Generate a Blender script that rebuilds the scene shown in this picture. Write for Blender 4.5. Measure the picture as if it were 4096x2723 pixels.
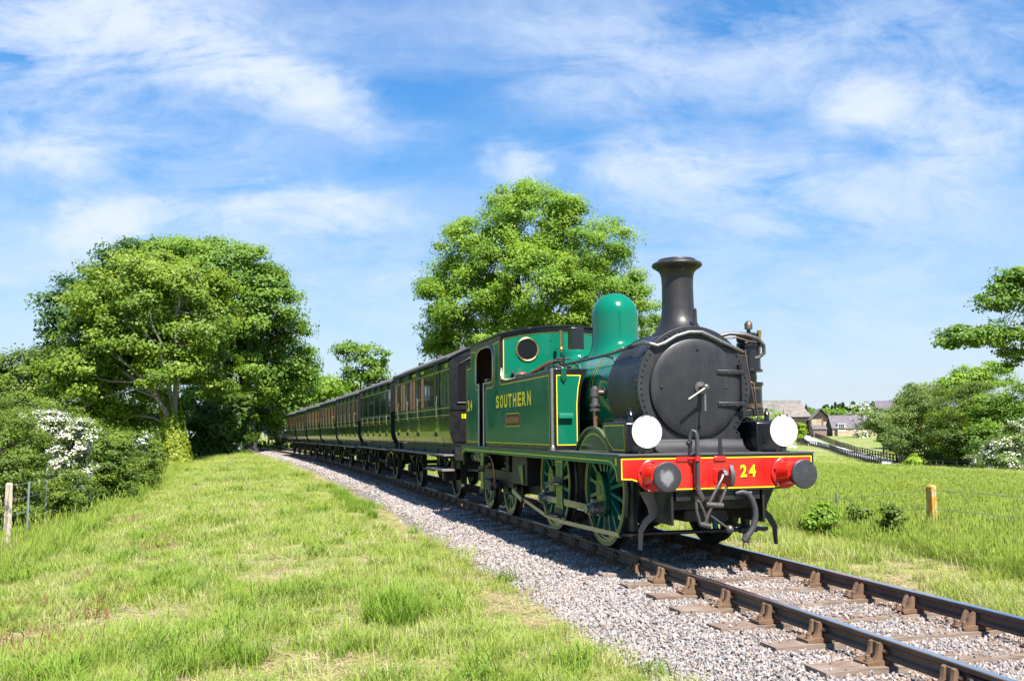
import bpy, bmesh, math, random
import numpy as np
from math import sin, cos, pi, radians, sqrt, atan2
from mathutils import Vector, Matrix
random.seed(7); RNG = np.random.default_rng(7)
for o in list(bpy.data.objects): bpy.data.objects.remove(o)
SC = bpy.context.scene; COL = SC.collection

# ------------------------------------------------------------ camera
cam_d = bpy.data.cameras.new('camera'); cam = bpy.data.objects.new('camera', cam_d); COL.objects.link(cam)
CAM = Vector((11.2041, -5.2250, 1.5299))
_r = Vector((0.26992894, 0.96284999, -0.00763286)); _u = Vector((0.09928375, -0.01994697, 0.99485921)); _f = Vector((-0.95774793, 0.26929911, 0.10097962))
m3 = Matrix((_r, _u, -_f)).transposed().to_4x4(); m3.translation = CAM; cam.matrix_world = m3
cam_d.sensor_width = 36.0; cam_d.lens = 36.0 * 3555.4 / 4096; cam_d.clip_start = 0.1; cam_d.clip_end = 6000
SC.camera = cam
# ------------------------------------------------------------ world, sun, exposure
SUN_EL, SUN_AZ = radians(56), radians(7)      # azimuth measured from +x (ahead of the engine) towards +y
W = bpy.data.worlds.new('World'); SC.world = W; W.use_nodes = True
wn = W.node_tree.nodes; wl = W.node_tree.links
for n in list(wn): wn.remove(n)
wout = wn.new('ShaderNodeOutputWorld'); wbg = wn.new('ShaderNodeBackground'); wbg.inputs['Strength'].default_value = 0.082
wl.new(wbg.outputs[0], wout.inputs[0])
sky = wn.new('ShaderNodeTexSky'); sky.sky_type = 'NISHITA'; sky.sun_disc = False
sky.sun_elevation = SUN_EL; sky.sun_rotation = pi/2 - SUN_AZ
sky.altitude = 50; sky.air_density = 1.0; sky.dust_density = 0.35; sky.ozone_density = 2.2
def wmath(op, a, b=None, c=None, clamp=False):
    n = wn.new('ShaderNodeMath'); n.operation = op; n.use_clamp = clamp
    for i, v in enumerate((a, b, c)):
        if v is None: continue
        if isinstance(v, (int, float)): n.inputs[i].default_value = v
        else: wl.new(v, n.inputs[i])
    return n.outputs[0]
tc = wn.new('ShaderNodeTexCoord')
def wdot(vec):
    n = wn.new('ShaderNodeVectorMath'); n.operation = 'DOT_PRODUCT'; wl.new(tc.outputs['Generated'], n.inputs[0]); n.inputs[1].default_value = vec
    return n.outputs['Value']
fh = Vector((-0.9628, 0.2699, 0)); rh = Vector((0.2699, 0.9628, 0))
df = wmath('MAXIMUM', wdot(fh), 0.05); du = wmath('DIVIDE', wdot(rh), df); dv = wmath('DIVIDE', wdot((0, 0, 1)), df)
# wispy distortion of the cloud field (a sheet of cirrus overhead, so stretched sideways)
comb = wn.new('ShaderNodeCombineXYZ'); wl.new(du, comb.inputs[0]); wl.new(dv, comb.inputs[1])
def wnoise(scale, detail, rough, dist=0.0, sx=1, sy=1, rz=0, off=(0, 0, 0)):
    mp = wn.new('ShaderNodeMapping'); mp.inputs['Scale'].default_value = (sx, sy, 1); mp.inputs['Rotation'].default_value = (0, 0, rz); mp.inputs['Location'].default_value = off
    wl.new(comb.outputs[0], mp.inputs[0])
    n = wn.new('ShaderNodeTexNoise'); n.inputs['Scale'].default_value = scale; n.inputs['Detail'].default_value = detail
    n.inputs['Roughness'].default_value = rough; n.inputs['Distortion'].default_value = dist
    wl.new(mp.outputs[0], n.inputs['Vector']); return n
nd = wnoise(7.0, 4, 0.62)
sepd = wn.new('ShaderNodeSeparateColor'); wl.new(nd.outputs['Color'], sepd.inputs[0])
uu = wmath('ADD', du, wmath('MULTIPLY', wmath('SUBTRACT', sepd.outputs[0], 0.5), 0.16))
vv = wmath('ADD', dv, wmath('MULTIPLY', wmath('SUBTRACT', sepd.outputs[1], 0.5), 0.07))
def blob(X, Y, rx, ry, w, rot=0.0):
    u0, v0 = (X-2048)/3555*1.0, (1722-Y)/3555
    a = wmath('SUBTRACT', uu, u0); b = wmath('SUBTRACT', vv, v0)
    if rot:
        c_, s_ = cos(rot), sin(rot)
        a2 = wmath('ADD', wmath('MULTIPLY', a, c_), wmath('MULTIPLY', b, s_)); b2 = wmath('SUBTRACT', wmath('MULTIPLY', b, c_), wmath('MULTIPLY', a, s_)); a, b = a2, b2
    q = wmath('ADD', (lambda p: wmath('MULTIPLY', p, p))(wmath('MULTIPLY', a, 3555/rx)), (lambda p: wmath('MULTIPLY', p, p))(wmath('MULTIPLY', b, 3555/ry)))
    return wmath('MULTIPLY', wmath('EXPONENT', wmath('MULTIPLY', q, -1.0)), w)
blobs = [(430, 20, 520, 230, 1.05), (820, 170, 380, 130, .75, -.35), (1230, 290, 330, 105, 1.0, -.42), (250, 570, 170, 90, 1.0), (150, 420, 420, 200, .25),
         (430, 850, 290, 105, 1.25), (1160, 840, 340, 105, 1.15), (700, 560, 700, 180, .22), (2080, 640, 130, 80, .6), (2790, 650, 390, 115, .85),
         (3470, 400, 210, 120, 1.1), (3900, 480, 260, 220, .5), (2500, 220, 480, 260, .30), (3500, 120, 900, 240, .34), (3300, 800, 800, 180, .38), (900, 1150, 1500, 200, .3), (3400, 1250, 1200, 300, .22)]
acc = None
for b_ in blobs:
    o_ = blob(*b_); acc = o_ if acc is None else wmath('ADD', acc, o_)
n1 = wnoise(4.2, 6, 0.62, 0.6, 1.0, 2.6, radians(12)); n2 = wnoise(2.1, 4, 0.58, 0.4, 1.0, 3.0, radians(-14), (3.1, 1.7, 0))
n3 = wnoise(13.0, 5, 0.68, 1.2, 1.0, 1.7, radians(24), (5.2, 0.7, 0))
tex = wmath('MULTIPLY', wmath('MULTIPLY_ADD', n1.outputs['Fac'], 4.4, -1.55, True), wmath('MULTIPLY_ADD', n3.outputs['Fac'], 2.2, -0.05))
body = wmath('MULTIPLY', acc, tex)
veil = wmath('MULTIPLY', wmath('SUBTRACT', n2.outputs['Fac'], 0.43, None, True), wmath('MULTIPLY_ADD', n3.outputs['Fac'], 1.5, 0.45))
dens = wmath('SUBTRACT', 1.0, wmath('EXPONENT', wmath('MULTIPLY', wmath('MULTIPLY_ADD', body, 1.75, veil), -1.25)))
dens = wmath('MULTIPLY', dens, wmath('MULTIPLY_ADD', wdot((0, 0, 1)), 40.0, 0.4, True))
lum = wn.new('ShaderNodeRGBToBW'); wl.new(sky.outputs[0], lum.inputs[0])
kdiv = wmath('DIVIDE', 1.0, wmath('MULTIPLY_ADD', lum.outputs[0], 0.16, 1.0))
vsc = wn.new('ShaderNodeVectorMath'); vsc.operation = 'SCALE'; wl.new(sky.outputs[0], vsc.inputs[0]); wl.new(kdiv, vsc.inputs['Scale'])
hs = wn.new('ShaderNodeHueSaturation'); hs.inputs['Saturation'].default_value = 1.62; hs.inputs['Value'].default_value = 1.42; wl.new(vsc.outputs[0], hs.inputs['Color'])
hz = wn.new('ShaderNodeMix'); hz.data_type = 'RGBA'; wl.new(hs.outputs[0], hz.inputs['A']); hz.inputs['B'].default_value = (3.25, 3.85, 4.85, 1)
wl.new(wmath('MULTIPLY', wmath('EXPONENT', wmath('MULTIPLY', wmath('ABSOLUTE', wdot((0, 0, 1))), -5.0)), 0.92), hz.inputs['Factor'])
mixc = wn.new('ShaderNodeMix'); mixc.data_type = 'RGBA'; wl.new(dens, mixc.inputs['Factor']); wl.new(hz.outputs['Result'], mixc.inputs['A'])
mixc.inputs['B'].default_value = (4.1, 4.6, 5.5, 1); wl.new(mixc.outputs['Result'], wbg.inputs['Color'])
sun_d = bpy.data.lights.new('sun', 'SUN'); sun_d.energy = 4.6; sun_d.angle = radians(0.53); sun_d.color = (1.0, 0.95, 0.87)
sun = bpy.data.objects.new('sun', sun_d); COL.objects.link(sun); sun.location = (40, 10, 60)
sdir = Vector((cos(SUN_EL)*cos(SUN_AZ), cos(SUN_EL)*sin(SUN_AZ), sin(SUN_EL)))
sun.rotation_euler = (-sdir).to_track_quat('-Z', 'Y').to_euler()
SC.view_settings.view_transform = 'Standard'; SC.view_settings.look = 'None'; SC.view_settings.gamma = 1.0; SC.view_settings.use_curve_mapping = False
SC.view_settings.exposure = 1.30
try:
    SC.cycles.max_bounces = 6; SC.cycles.transparent_max_bounces = 6; SC.cycles.diffuse_bounces = 3; SC.cycles.glossy_bounces = 3; SC.cycles.transmission_bounces = 3; SC.cycles.caustics_reflective = False; SC.cycles.caustics_refractive = False
except Exception: pass

W.cycles.sampling_method = 'MANUAL'; W.cycles.sample_map_resolution = 256
# ------------------------------------------------------------ helpers: shapes
class MB:
    def __init__(s): s.v = []; s.f = []
    def add(s, vs, fs):
        n = len(s.v); s.v.extend([tuple(p) for p in vs]); s.f.extend([tuple(i+n for i in f) for f in fs]); return s
    def box(s, x0, x1, y0, y1, z0, z1):
        vs = [(x, y, z) for x in (x0, x1) for y in (y0, y1) for z in (z0, z1)]
        return s.add(vs, [(0, 1, 3, 2), (4, 6, 7, 5), (0, 4, 5, 1), (2, 3, 7, 6), (0, 2, 6, 4), (1, 5, 7, 3)])
    def prism(s, poly, axis, a, b):
        # poly: 2-D outline in the plane normal to axis ('x': (y,z), 'y': (x,z), 'z': (x,y))
        n = len(poly)
        def P(p, t): return {'x': (t, p[0], p[1]), 'y': (p[0], t, p[1]), 'z': (p[0], p[1], t)}[axis]
        vs = [P(p, a) for p in poly] + [P(p, b) for p in poly]
        fs = [tuple(range(n)), tuple(range(2*n-1, n-1, -1))] + [(i, (i+1) % n, n+(i+1) % n, n+i) for i in range(n)]
        return s.add(vs, fs)
    def lathe(s, prof, c=(0, 0, 0), axis='z', n=24, cap=True):
        # prof: (radius, along)
        vs = []; fs = []; k = len(prof)
        for r, t in prof:
            for i in range(n):
                a = 2*pi*i/n; p, q = r*cos(a), r*sin(a)
                v = {'z': (p, q, t), 'x': (t, p, q), 'y': (p, t, q)}[axis]
                vs.append((v[0]+c[0], v[1]+c[1], v[2]+c[2]))
        for j in range(k-1):
            for i in range(n):
                a, b = j*n+i, j*n+(i+1) % n; fs.append((a, b, b+n, a+n))
        if cap: fs.append(tuple(range(n-1, -1, -1))); fs.append(tuple(range((k-1)*n, k*n)))
        return s.add(vs, fs)
    def cyl(s, c, axis, r, a, b, n=20, r2=None): return s.lathe([(r, a), (r if r2 is None else r2, b)], c, axis, n)
    def tube(s, pts, r, n=8, cap=True):
        pts = [Vector(p) for p in pts]; k = len(pts); rs = r if isinstance(r, (list, tuple)) else [r]*k
        vs = []; fs = []; up = Vector((0, 0, 1)); prev = None
        for i, p in enumerate(pts):
            t = (pts[min(i+1, k-1)]-pts[max(i-1, 0)])
            t = t.normalized() if t.length > 1e-9 else Vector((0, 0, 1))
            if prev is None:
                a = t.cross(up if abs(t.z) < .9 else Vector((1, 0, 0))).normalized()
            else:
                a = (prev - t*prev.dot(t)); a = a.normalized() if a.length > 1e-6 else t.orthogonal().normalized()
            prev = a; b = t.cross(a)
            for j in range(n):
                g = 2*pi*j/n; vs.append(p + (a*cos(g)+b*sin(g))*rs[i])
        for i in range(k-1):
            for j in range(n):
                q, w = i*n+j, i*n+(j+1) % n; fs.append((q, w, w+n, q+n))
        if cap: fs.append(tuple(range(n-1, -1, -1))); fs.append(tuple(range((k-1)*n, k*n)))
        return s.add(vs, fs)
    def sphere(s, c, r, n=12, m=8, sz=1.0):
        return s.lathe([(max(1e-4, r*sin(pi*j/m)), -r*sz*cos(pi*j/m)) for j in range(m+1)], c, 'z', n, cap=False)
    def ribbon(s, pts, w, plane, off, closed=False):
        # flat line of width w in a plane: 'y' -> pts (x,z) at y=off; 'x' -> (y,z) at x=off; 'z' -> (x,y) at z=off
        k = len(pts); P = [Vector((p[0], p[1])) for p in pts]; L = []; R = []
        for i in range(k):
            a = P[i-1] if (closed or i > 0) else P[i]; b = P[(i+1) % k] if (closed or i < k-1) else P[i]
            d1 = (P[i]-a); d2 = (b-P[i])
            d1 = d1.normalized() if d1.length > 1e-9 else d2.normalized(); d2 = d2.normalized() if d2.length > 1e-9 else d1
            n1 = Vector((-d1.y, d1.x)); n2 = Vector((-d2.y, d2.x)); m = n1+n2
            m = m.normalized() if m.length > 1e-6 else n1
            l = w/2/max(.35, m.dot(n1)); L.append(P[i]+m*l); R.append(P[i]-m*l)
        def Q(p): return {'y': (p.x, off, p.y), 'x': (off, p.x, p.y), 'z': (p.x, p.y, off)}[plane]
        vs = [Q(p) for p in L]+[Q(p) for p in R]; fs = []
        for i in range(k if closed else k-1):
            j = (i+1) % k; fs.append((i, j, k+j, k+i))
        return s.add(vs, fs)
    def xf(s, M):
        s.v = [tuple(M @ Vector(p)) for p in s.v]; return s
    def mesh(s, name, smooth=35):
        me = bpy.data.meshes.new(name); me.from_pydata(s.v, [], s.f)
        bm = bmesh.new(); bm.from_mesh(me); bmesh.ops.recalc_face_normals(bm, faces=bm.faces); bm.to_mesh(me); bm.free()
        if smooth:
            me.polygons.foreach_set('use_smooth', [True]*len(me.polygons)); me.set_sharp_from_angle(angle=radians(smooth))
        return me
def obj(name, mb, m, parent=None, smooth=35, bevel=0.0, loc=None):
    me = mb.mesh(name, smooth) if isinstance(mb, MB) else mb
    if m is not None and len(me.materials) == 0: me.materials.append(m)
    o = bpy.data.objects.new(name, me); COL.objects.link(o)
    if parent is not None: o.parent = parent
    if loc is not None: o.location = loc
    if bevel:
        b = o.modifiers.new('bevel', 'BEVEL'); b.width = bevel; b.segments = 2; b.limit_method = 'ANGLE'; b.angle_limit = radians(40)
    return o
def thing(name, label, cat, loc=(0, 0, 0), rz=0.0, group=None):
    o = bpy.data.objects.new(name, None); COL.objects.link(o); o.empty_display_size = .3
    o.location = loc; o.rotation_euler = (0, 0, rz); o['label'] = label; o['category'] = cat
    if group: o['group'] = group
    return o
def tag(o, label=None, cat=None, group=None, kind=None):
    if label: o['label'] = label
    if cat: o['category'] = cat
    if group: o['group'] = group
    if kind: o['kind'] = kind
    return o
def npmesh(name, V, Fq, m=None, tint=None, smooth=False, tri=False):
    V = np.asarray(V, np.float32); Fq = np.asarray(Fq, np.int32); k = Fq.shape[1]
    me = bpy.data.meshes.new(name); me.vertices.add(len(V)); me.vertices.foreach_set('co', V.ravel())
    me.loops.add(Fq.size); me.loops.foreach_set('vertex_index', Fq.ravel())
    me.polygons.add(len(Fq)); me.polygons.foreach_set('loop_start', np.arange(0, Fq.size, k, dtype=np.int32))
    try: me.polygons.foreach_set('loop_total', np.full(len(Fq), k, np.int32))
    except Exception: pass
    if smooth: me.polygons.foreach_set('use_smooth', np.ones(len(Fq), bool))
    if tint is not None:
        a = me.attributes.new('tint', 'FLOAT', 'POINT'); a.data.foreach_set('value', np.asarray(tint, np.float32))
    me.update(calc_edges=True); me.validate()
    if m: me.materials.append(m)
    return me
# value noise in numpy
_perm = np.random.default_rng(3).random((256, 256))
def vnoise(x, y, s=1.0, oct=3):
    out = 0; amp = 1; tot = 0
    for o in range(oct):
        X = np.asarray(x)*s*(2**o)+17.3*o; Y = np.asarray(y)*s*(2**o)+9.1*o
        xi = np.floor(X).astype(int); yi = np.floor(Y).astype(int); fx = X-xi; fy = Y-yi
        fx = fx*fx*(3-2*fx); fy = fy*fy*(3-2*fy)
        g = lambda i, j: _perm[i % 256, j % 256]
        out = out + amp*((g(xi, yi)*(1-fx)+g(xi+1, yi)*fx)*(1-fy)+(g(xi, yi+1)*(1-fx)+g(xi+1, yi+1)*fx)*fy); tot += amp; amp *= .5
    return out/tot
# ------------------------------------------------------------ helpers: materials
class NT:
    def __init__(s, name):
        s.m = bpy.data.materials.new(name); s.m.use_nodes = True; s.t = s.m.node_tree; s.n = s.t.nodes; s.l = s.t.links
        s.b = s.n['Principled BSDF']; s.out = s.n['Material Output']
    def new(s, t, **kw):
        n = s.n.new(t)
        for k, v in kw.items(): setattr(n, k, v)
        return n
    def link(s, a, b): s.l.new(a, b)
    def geo(s): return s.new('ShaderNodeNewGeometry').outputs['Position']
    def objc(s): return s.new('ShaderNodeTexCoord').outputs['Object']
    def noise(s, scale, detail=3, rough=.55, vec=None, sc=None):
        n = s.new('ShaderNodeTexNoise'); n.inputs['Scale'].default_value = scale; n.inputs['Detail'].default_value = detail; n.inputs['Roughness'].default_value = rough
        v = vec if vec is not None else s.geo()
        if sc:
            mp = s.new('ShaderNodeMapping'); mp.inputs['Scale'].default_value = sc; s.link(v, mp.inputs[0]); v = mp.outputs[0]
        s.link(v, n.inputs['Vector']); return n.outputs['Fac']
    def ramp(s, fac, stops):
        r = s.new('ShaderNodeValToRGB'); e = r.color_ramp.elements
        while len(e) < len(stops): e.new(.5)
        for i, (p, c) in enumerate(stops):
            e[i].position = p; e[i].color = (c, c, c, 1) if isinstance(c, (int, float)) else (*c, 1)
        s.link(fac, r.inputs[0]); return r.outputs[0]
    def mix(s, fac, a, b, mode='MIX'):
        n = s.new('ShaderNodeMix', data_type='RGBA', blend_type=mode)
        for sock, v in ((n.inputs['Factor'], fac), (n.inputs['A'], a), (n.inputs['B'], b)):
            if isinstance(v, (int, float)): sock.default_value = v
            elif isinstance(v, tuple): sock.default_value = (*v, 1) if len(v) == 3 else v
            else: s.link(v, sock)
        return n.outputs['Result']
    def math(s, op, a, b=None, clamp=False):
        n = s.new('ShaderNodeMath', operation=op, use_clamp=clamp)
        for i, v in enumerate((a, b)):
            if v is None: continue
            if isinstance(v, (int, float)): n.inputs[i].default_value = v
            else: s.link(v, n.inputs[i])
        return n.outputs[0]
    def bump(s, h, strength, dist=.02):
        b = s.new('ShaderNodeBump'); b.inputs['Strength'].default_value = strength; b.inputs['Distance'].default_value = dist
        s.link(h, b.inputs['Height']); s.link(b.outputs[0], s.b.inputs['Normal'])
    def set(s, **kw):
        for k, v in kw.items():
            sock = s.b.inputs[k]
            if isinstance(v, (int, float)): sock.default_value = v
            elif isinstance(v, tuple): sock.default_value = (*v, 1) if len(v) == 3 else v
            else: s.link(v, sock)
        return s
def paint(name, col, rough=.35, metal=0.0, var=.12, scale=3.0, coat=0.0, grime_sheen=None, gs=2.0, gamt=.5, bump=0.0, bscale=60, streak=False):
    t = NT(name)
    nz = t.noise(scale, 5, .6)
    lo = tuple(c*(1-var) for c in col); hi = tuple(min(1, c*(1+var)) for c in col)
    c = t.mix(nz, lo, hi)
    rn = t.noise(scale*2.3, 4, .6)
    if grime_sheen is not None:
        g = t.noise(gs, 6, .7, sc=(1, 1, .25) if streak else None)
        gm = t.ramp(g, [(.45, 0.0), (.75, gamt)])
        c = t.mix(gm, c, grime_sheen)
    t.set(**{'Base Color': c, 'Roughness': t.math('MULTIPLY_ADD', rn, .22) if False else t.ramp(rn, [(.3, max(.02, rough-.07)), (.7, min(1, rough+.09))]), 'Metallic': metal})
    if coat: t.set(**{'Coat Weight': coat, 'Coat Roughness': .06})
    if bump: t.bump(t.noise(bscale, 4, .6), bump)
    return t.m
M = {}
M['green'] = paint('locomotive_green_paint', (.002, .150, .085), .15, 0, .09, 1.2, grime_sheen=(.012, .085, .055), gs=1.6, gamt=.45, streak=True)
M['green_dark'] = paint('dark_green_paint', (.008, .085, .045), .2, 0, .1, 2)
M['teal'] = paint('wheel_green_paint', (.012, .13, .10), .34, 0, .15, 5, coat=.3)
M['black'] = paint('black_gloss_paint', (.009, .009, .011), .28, 0, .2, 4, coat=.3)
M['blackm'] = paint('black_oily_metal', (.010, .010, .011), .5, 0, .4, 8, grime_sheen=(.05, .04, .03), gs=7, gamt=.35)
M['smokebox'] = paint('smokebox_black', (.014, .014, .017), .48, 0, .25, 2.5, grime_sheen=(.060, .055, .057), gs=2.4, gamt=.6, bump=.05, bscale=25, streak=True)  # paler streaks double as soft reflections painted into the smokebox colour
M['chimney'] = paint('chimney_black', (.020, .018, .020), .44, 0, .25, 4, grime_sheen=(.065, .048, .040), gs=3.5, gamt=.5, streak=True, bump=.03)
M['red'] = paint('red_paint', (.58, .014, .010), .28, 0, .05, 3, coat=.4)
M['yellow'] = paint('yellow_lining_paint', (.98, .72, .01), .45, 0, .05, 9)
M['letter'] = paint('yellow_letter_paint', (1.0, .76, .005), .45, 0, .04, 20)
M['steel'] = paint('polished_steel', (.24, .24, .24), .5, .9, .2, 10, bump=.02)
M['rodsteel'] = paint('oiled_rod_steel', (.36, .35, .31), .38, .9, .2, 12)
M['ironh'] = paint('bare_iron', (.16, .145, .14), .45, .75, .3, 14, grime_sheen=(.10, .06, .045), gs=14)
M['hoserubber'] = paint('hose_rubber', (.045, .045, .05), .5, 0, .25, 14)
M['brass'] = paint('brass', (.55, .36, .14), .32, 1, .2, 12)
M['copper'] = paint('copper_pipe', (.36, .17, .11), .42, .8, .25, 9)
M['bronze'] = paint('dull_bronze', (.20, .13, .095), .45, .8, .3, 12)
M['white'] = paint('white_enamel', (.80, .80, .78), .4, 0, .04, 9, grime_sheen=(.62, .61, .58), gs=11, gamt=.5)
M['bufferface'] = paint('buffer_face_steel', (.055, .057, .062), .45, .5, .25, 9, grime_sheen=(.11, .11, .115), gs=11, gamt=.6, bump=.08, bscale=30)
t = NT('buffer_face_worn'); sub_ = t.new('ShaderNodeVectorMath', operation='DISTANCE'); t.link(t.geo(), sub_.inputs[0]); sub_.inputs[1].default_value = (2.08, -.885, 1.0)
r_ = t.math('ADD', sub_.outputs['Value'], t.math('MULTIPLY', t.math('SUBTRACT', t.noise(13, 4, .6), .5), .14))
t.set(**{'Base Color': t.ramp(r_, [(.055, (.26, .26, .27)), (.075, (.16, .16, .17)), (.10, (.06, .062, .066)), (.14, (.045, .047, .052))]), 'Metallic': .4, 'Roughness': .5}); t.bump(t.noise(30, 4, .6), .08); M['bufferworn'] = t.m
M['tyre'] = paint('tyre_olive_paint', (.13, .145, .075), .4, .2, .2, 6)
M['tread'] = paint('wheel_tread_steel', (.06, .057, .055), .42, .8, .3, 9)
M['brownwood'] = paint('varnished_cab_wood', (.09, .035, .016), .5, 0, .3, 6)
M['cabdark'] = paint('cab_interior_black', (.012, .010, .010), .6, 0, .3, 5)
M['maroonplate'] = paint('red_nameplate', (.33, .03, .02), .4, 0, .1, 9)
M['platedge'] = paint('footplate_dark_steel', (.075, .075, .078), .5, .2, .25, 5)
g = NT('dark_window_glass'); g.set(**{'Base Color': (.012, .013, .015), 'Roughness': .05, 'Specular IOR Level': .8}); M['glass'] = g.m
# ------------------------------------------------------------ the lie of the land
def yc(x):            # centre line of the curving track
    return -0.00066*(x+2.0)**2 if x > -150 else -0.00066*148**2 - 0.195*(-150-x)
def ycv(x):
    x = np.asarray(x, float); return np.where(x > -150, -0.00066*(x+2.0)**2, -0.00066*148**2-0.195*(-150-x))
_GD = np.array([-2000, -60, -16, -11.5, -9.8, -8.0, -6.2, -4.2, -2.9, -2.1, -1.75, -1.4, 0, 1.4, 1.8, 2.3, 4.2, 6.0, 9, 20, 43, 60, 73, 95, 132, 160, 185, 420, 1000, 2600], float)
_GZ = np.array([-1.0, -1.0, -1.0, -.95, -.80, -.55, -.36, -.31, -.31, -.36, -.40, -.42, -.42, -.42, -.40, -.33, -.36, -.42, -.46, -.60, -1.45, -2.6, -3.3, -3.1, -2.35, -1.2, -.45, .8, 3, 10], float)
def gz(x, y):
    x = np.asarray(x, float); y = np.asarray(y, float)
    d = y-ycv(np.clip(x, -400, 60)); z = np.interp(d, _GD, _GZ)
    w = np.clip((np.abs(d)-1.9)/1.2, 0, 1)
    return z + w*(.10*(vnoise(x, y, .55, 2)-.5)+.22*(vnoise(x, y, .16, 2)-.5)*np.clip((np.abs(d)-2.5)/3, 0, 1))
xs = np.concatenate([np.linspace(-2600, -420, 24), np.linspace(-400, -125, 60), np.linspace(-120, -42, 90), np.linspace(-41, 14, 200), np.linspace(16, 80, 12)])
ds = np.concatenate([np.linspace(-1600, -90, 16), np.linspace(-80, -20, 30), np.linspace(-19, -10.2, 22), np.linspace(-10, 8, 90), np.linspace(8.3, 20, 36), np.linspace(21, 80, 60), np.linspace(82, 230, 76), np.linspace(240, 2400, 30)])
XX, DD = np.meshgrid(xs, ds, indexing='ij'); YY = DD+ycv(np.clip(XX, -400, 60)); ZZ = gz(XX, YY)
nx, ny = XX.shape
idx = np.arange(nx*ny).reshape(nx, ny)
FF = np.stack([idx[:-1, :-1], idx[1:, :-1], idx[1:, 1:], idx[:-1, 1:]], -1).reshape(-1, 4)
t = NT('meadow_ground')
n1 = t.noise(1.3, 6, .65); n2 = t.noise(.11, 4, .6); n3 = t.noise(9, 4, .7)
c = t.mix(t.ramp(n1, [(.40, 0.0), (.62, 1.0)]), (.15, .21, .025), (.42, .35, .16))
c = t.mix(t.ramp(n2, [(.42, 0.0), (.60, .8)]), c, (.165, .26, .03))
c = t.mix(t.ramp(n3, [(.35, .55), (.65, 0.0)]), c, (.12, .12, .03))
t.set(**{'Base Color': c, 'Roughness': .95}); t.bump(n3, .6, .05); M['ground'] = t.m
ground = obj('ground', npmesh('ground', np.stack([XX, YY, ZZ], -1).reshape(-1, 3), FF, M['ground'], smooth=True), None); tag(ground, kind='structure')
# ------------------------------------------------------------ the railway: ballast bed, sleepers, chairs, rails
def trk(x, d, z): # point d metres left of the track centre line at station x
    return (x + d*0.00132*(x+2.0), yc(x)+d, z)
def trkang(x): return atan2(-0.00132*(x+2.0), 1.0)
t = NT('ballast_stone_bed'); n1 = t.noise(26, 3, .7); n2 = t.noise(1.1, 4, .6)
vor = t.new('ShaderNodeTexVoronoi'); vor.inputs['Scale'].default_value = 24; t.link(t.geo(), vor.inputs['Vector'])
c = t.ramp(vor.outputs['Color'], [(.15, (.13, .12, .12)), (.5, (.27, .25, .24)), (.85, (.42, .39, .37))])
c = t.mix(t.ramp(vor.outputs['Distance'], [(.25, 0.0), (.65, .8)]), c, (.05, .045, .04))
t.set(**{'Base Color': c, 'Roughness': .9}); t.bump(t.math('SUBTRACT', 1.0, vor.outputs['Distance']), 1.0, .03); M['bed'] = t.m
prof = [(-2.75, -.52), (-2.35, -.345), (-2.0, -.31), (-1.6, -.265), (-1.38, -.235), (-1.0, -.23), (-.3, -.235), (.3, -.235), (1.0, -.23), (1.38, -.24), (1.65, -.31), (1.9, -.50)]
bx_ = np.concatenate([np.arange(13, -30, -.4), np.arange(-30, -150, -2.0)])
V = []; 
for i, x in enumerate(bx_):
    w = .22*(vnoise(x, 3.0, .45, 2)-.5)
    for d, z in prof: V.append(trk(x, d-(w if d < -1.9 else 0), z))
k = len(prof); idx = np.arange(len(V)).reshape(-1, k)
FF = np.stack([idx[:-1, :-1], idx[:-1, 1:], idx[1:, 1:], idx[1:, :-1]], -1).reshape(-1, 4)
bed = obj('ballast_bed', npmesh('ballast_bed', V, FF, M['bed'], smooth=True), None); tag(bed, kind='structure')
def bedz(d): return np.interp(d, [p[0] for p in prof], [p[1] for p in prof])
# wood of the sleepers: grain along the sleeper
t = NT('weathered_sleeper_wood'); oc = t.objc()
gr = t.noise(5, 6, .7, oc, sc=(9, .7, 9)); st = t.noise(2.2, 4, .6)
c = t.ramp(gr, [(.3, (.085, .052, .034)), (.5, (.18, .122, .085)), (.72, (.30, .235, .18))])
c = t.mix(t.ramp(st, [(.45, 0.0), (.7, .75)]), c, (.30, .25, .205))
t.set(**{'Base Color': c, 'Roughness': .85}); t.bump(gr, .5, .01); M['sleeper'] = t.m
t = NT('rusty_rail_steel'); n1 = t.noise(3, 5, .65); n2 = t.noise(30, 3, .6)
c = t.ramp(n1, [(.35, (.062, .038, .028)), (.65, (.12, .070, .048))])
t.set(**{'Base Color': c, 'Roughness': .65}); t.bump(n2, .15, .005); M['railrust'] = t.m
t = NT('polished_rail_head'); n1 = t.noise(7, 4, .6, sc=(.3, 1, 1))
t.set(**{'Base Color': (.72, .72, .74), 'Metallic': 1.0, 'Roughness': t.ramp(n1, [(.3, .20), (.7, .36)])}); M['railhead'] = t.m
t = NT('rusty_chair_iron'); n1 = t.noise(9, 5, .65)
oi = t.new('ShaderNodeObjectInfo')
c = t.ramp(n1, [(.35, (.12, .068, .036)), (.6, (.21, .125, .070)), (.78, (.30, .17, .07))])
c = t.mix(t.math('MULTIPLY', oi.outputs['Random'], .5), c, (.13, .08, .05))
t.set(**{'Base Color': c, 'Roughness': .85}); t.bump(t.noise(45, 4, .7), .3, .006); M['chair'] = t.m
track = thing('railway_track', 'x', 'x'); del track['label']; del track['category']; track['kind'] = 'structure'
HW = .7175
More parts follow.
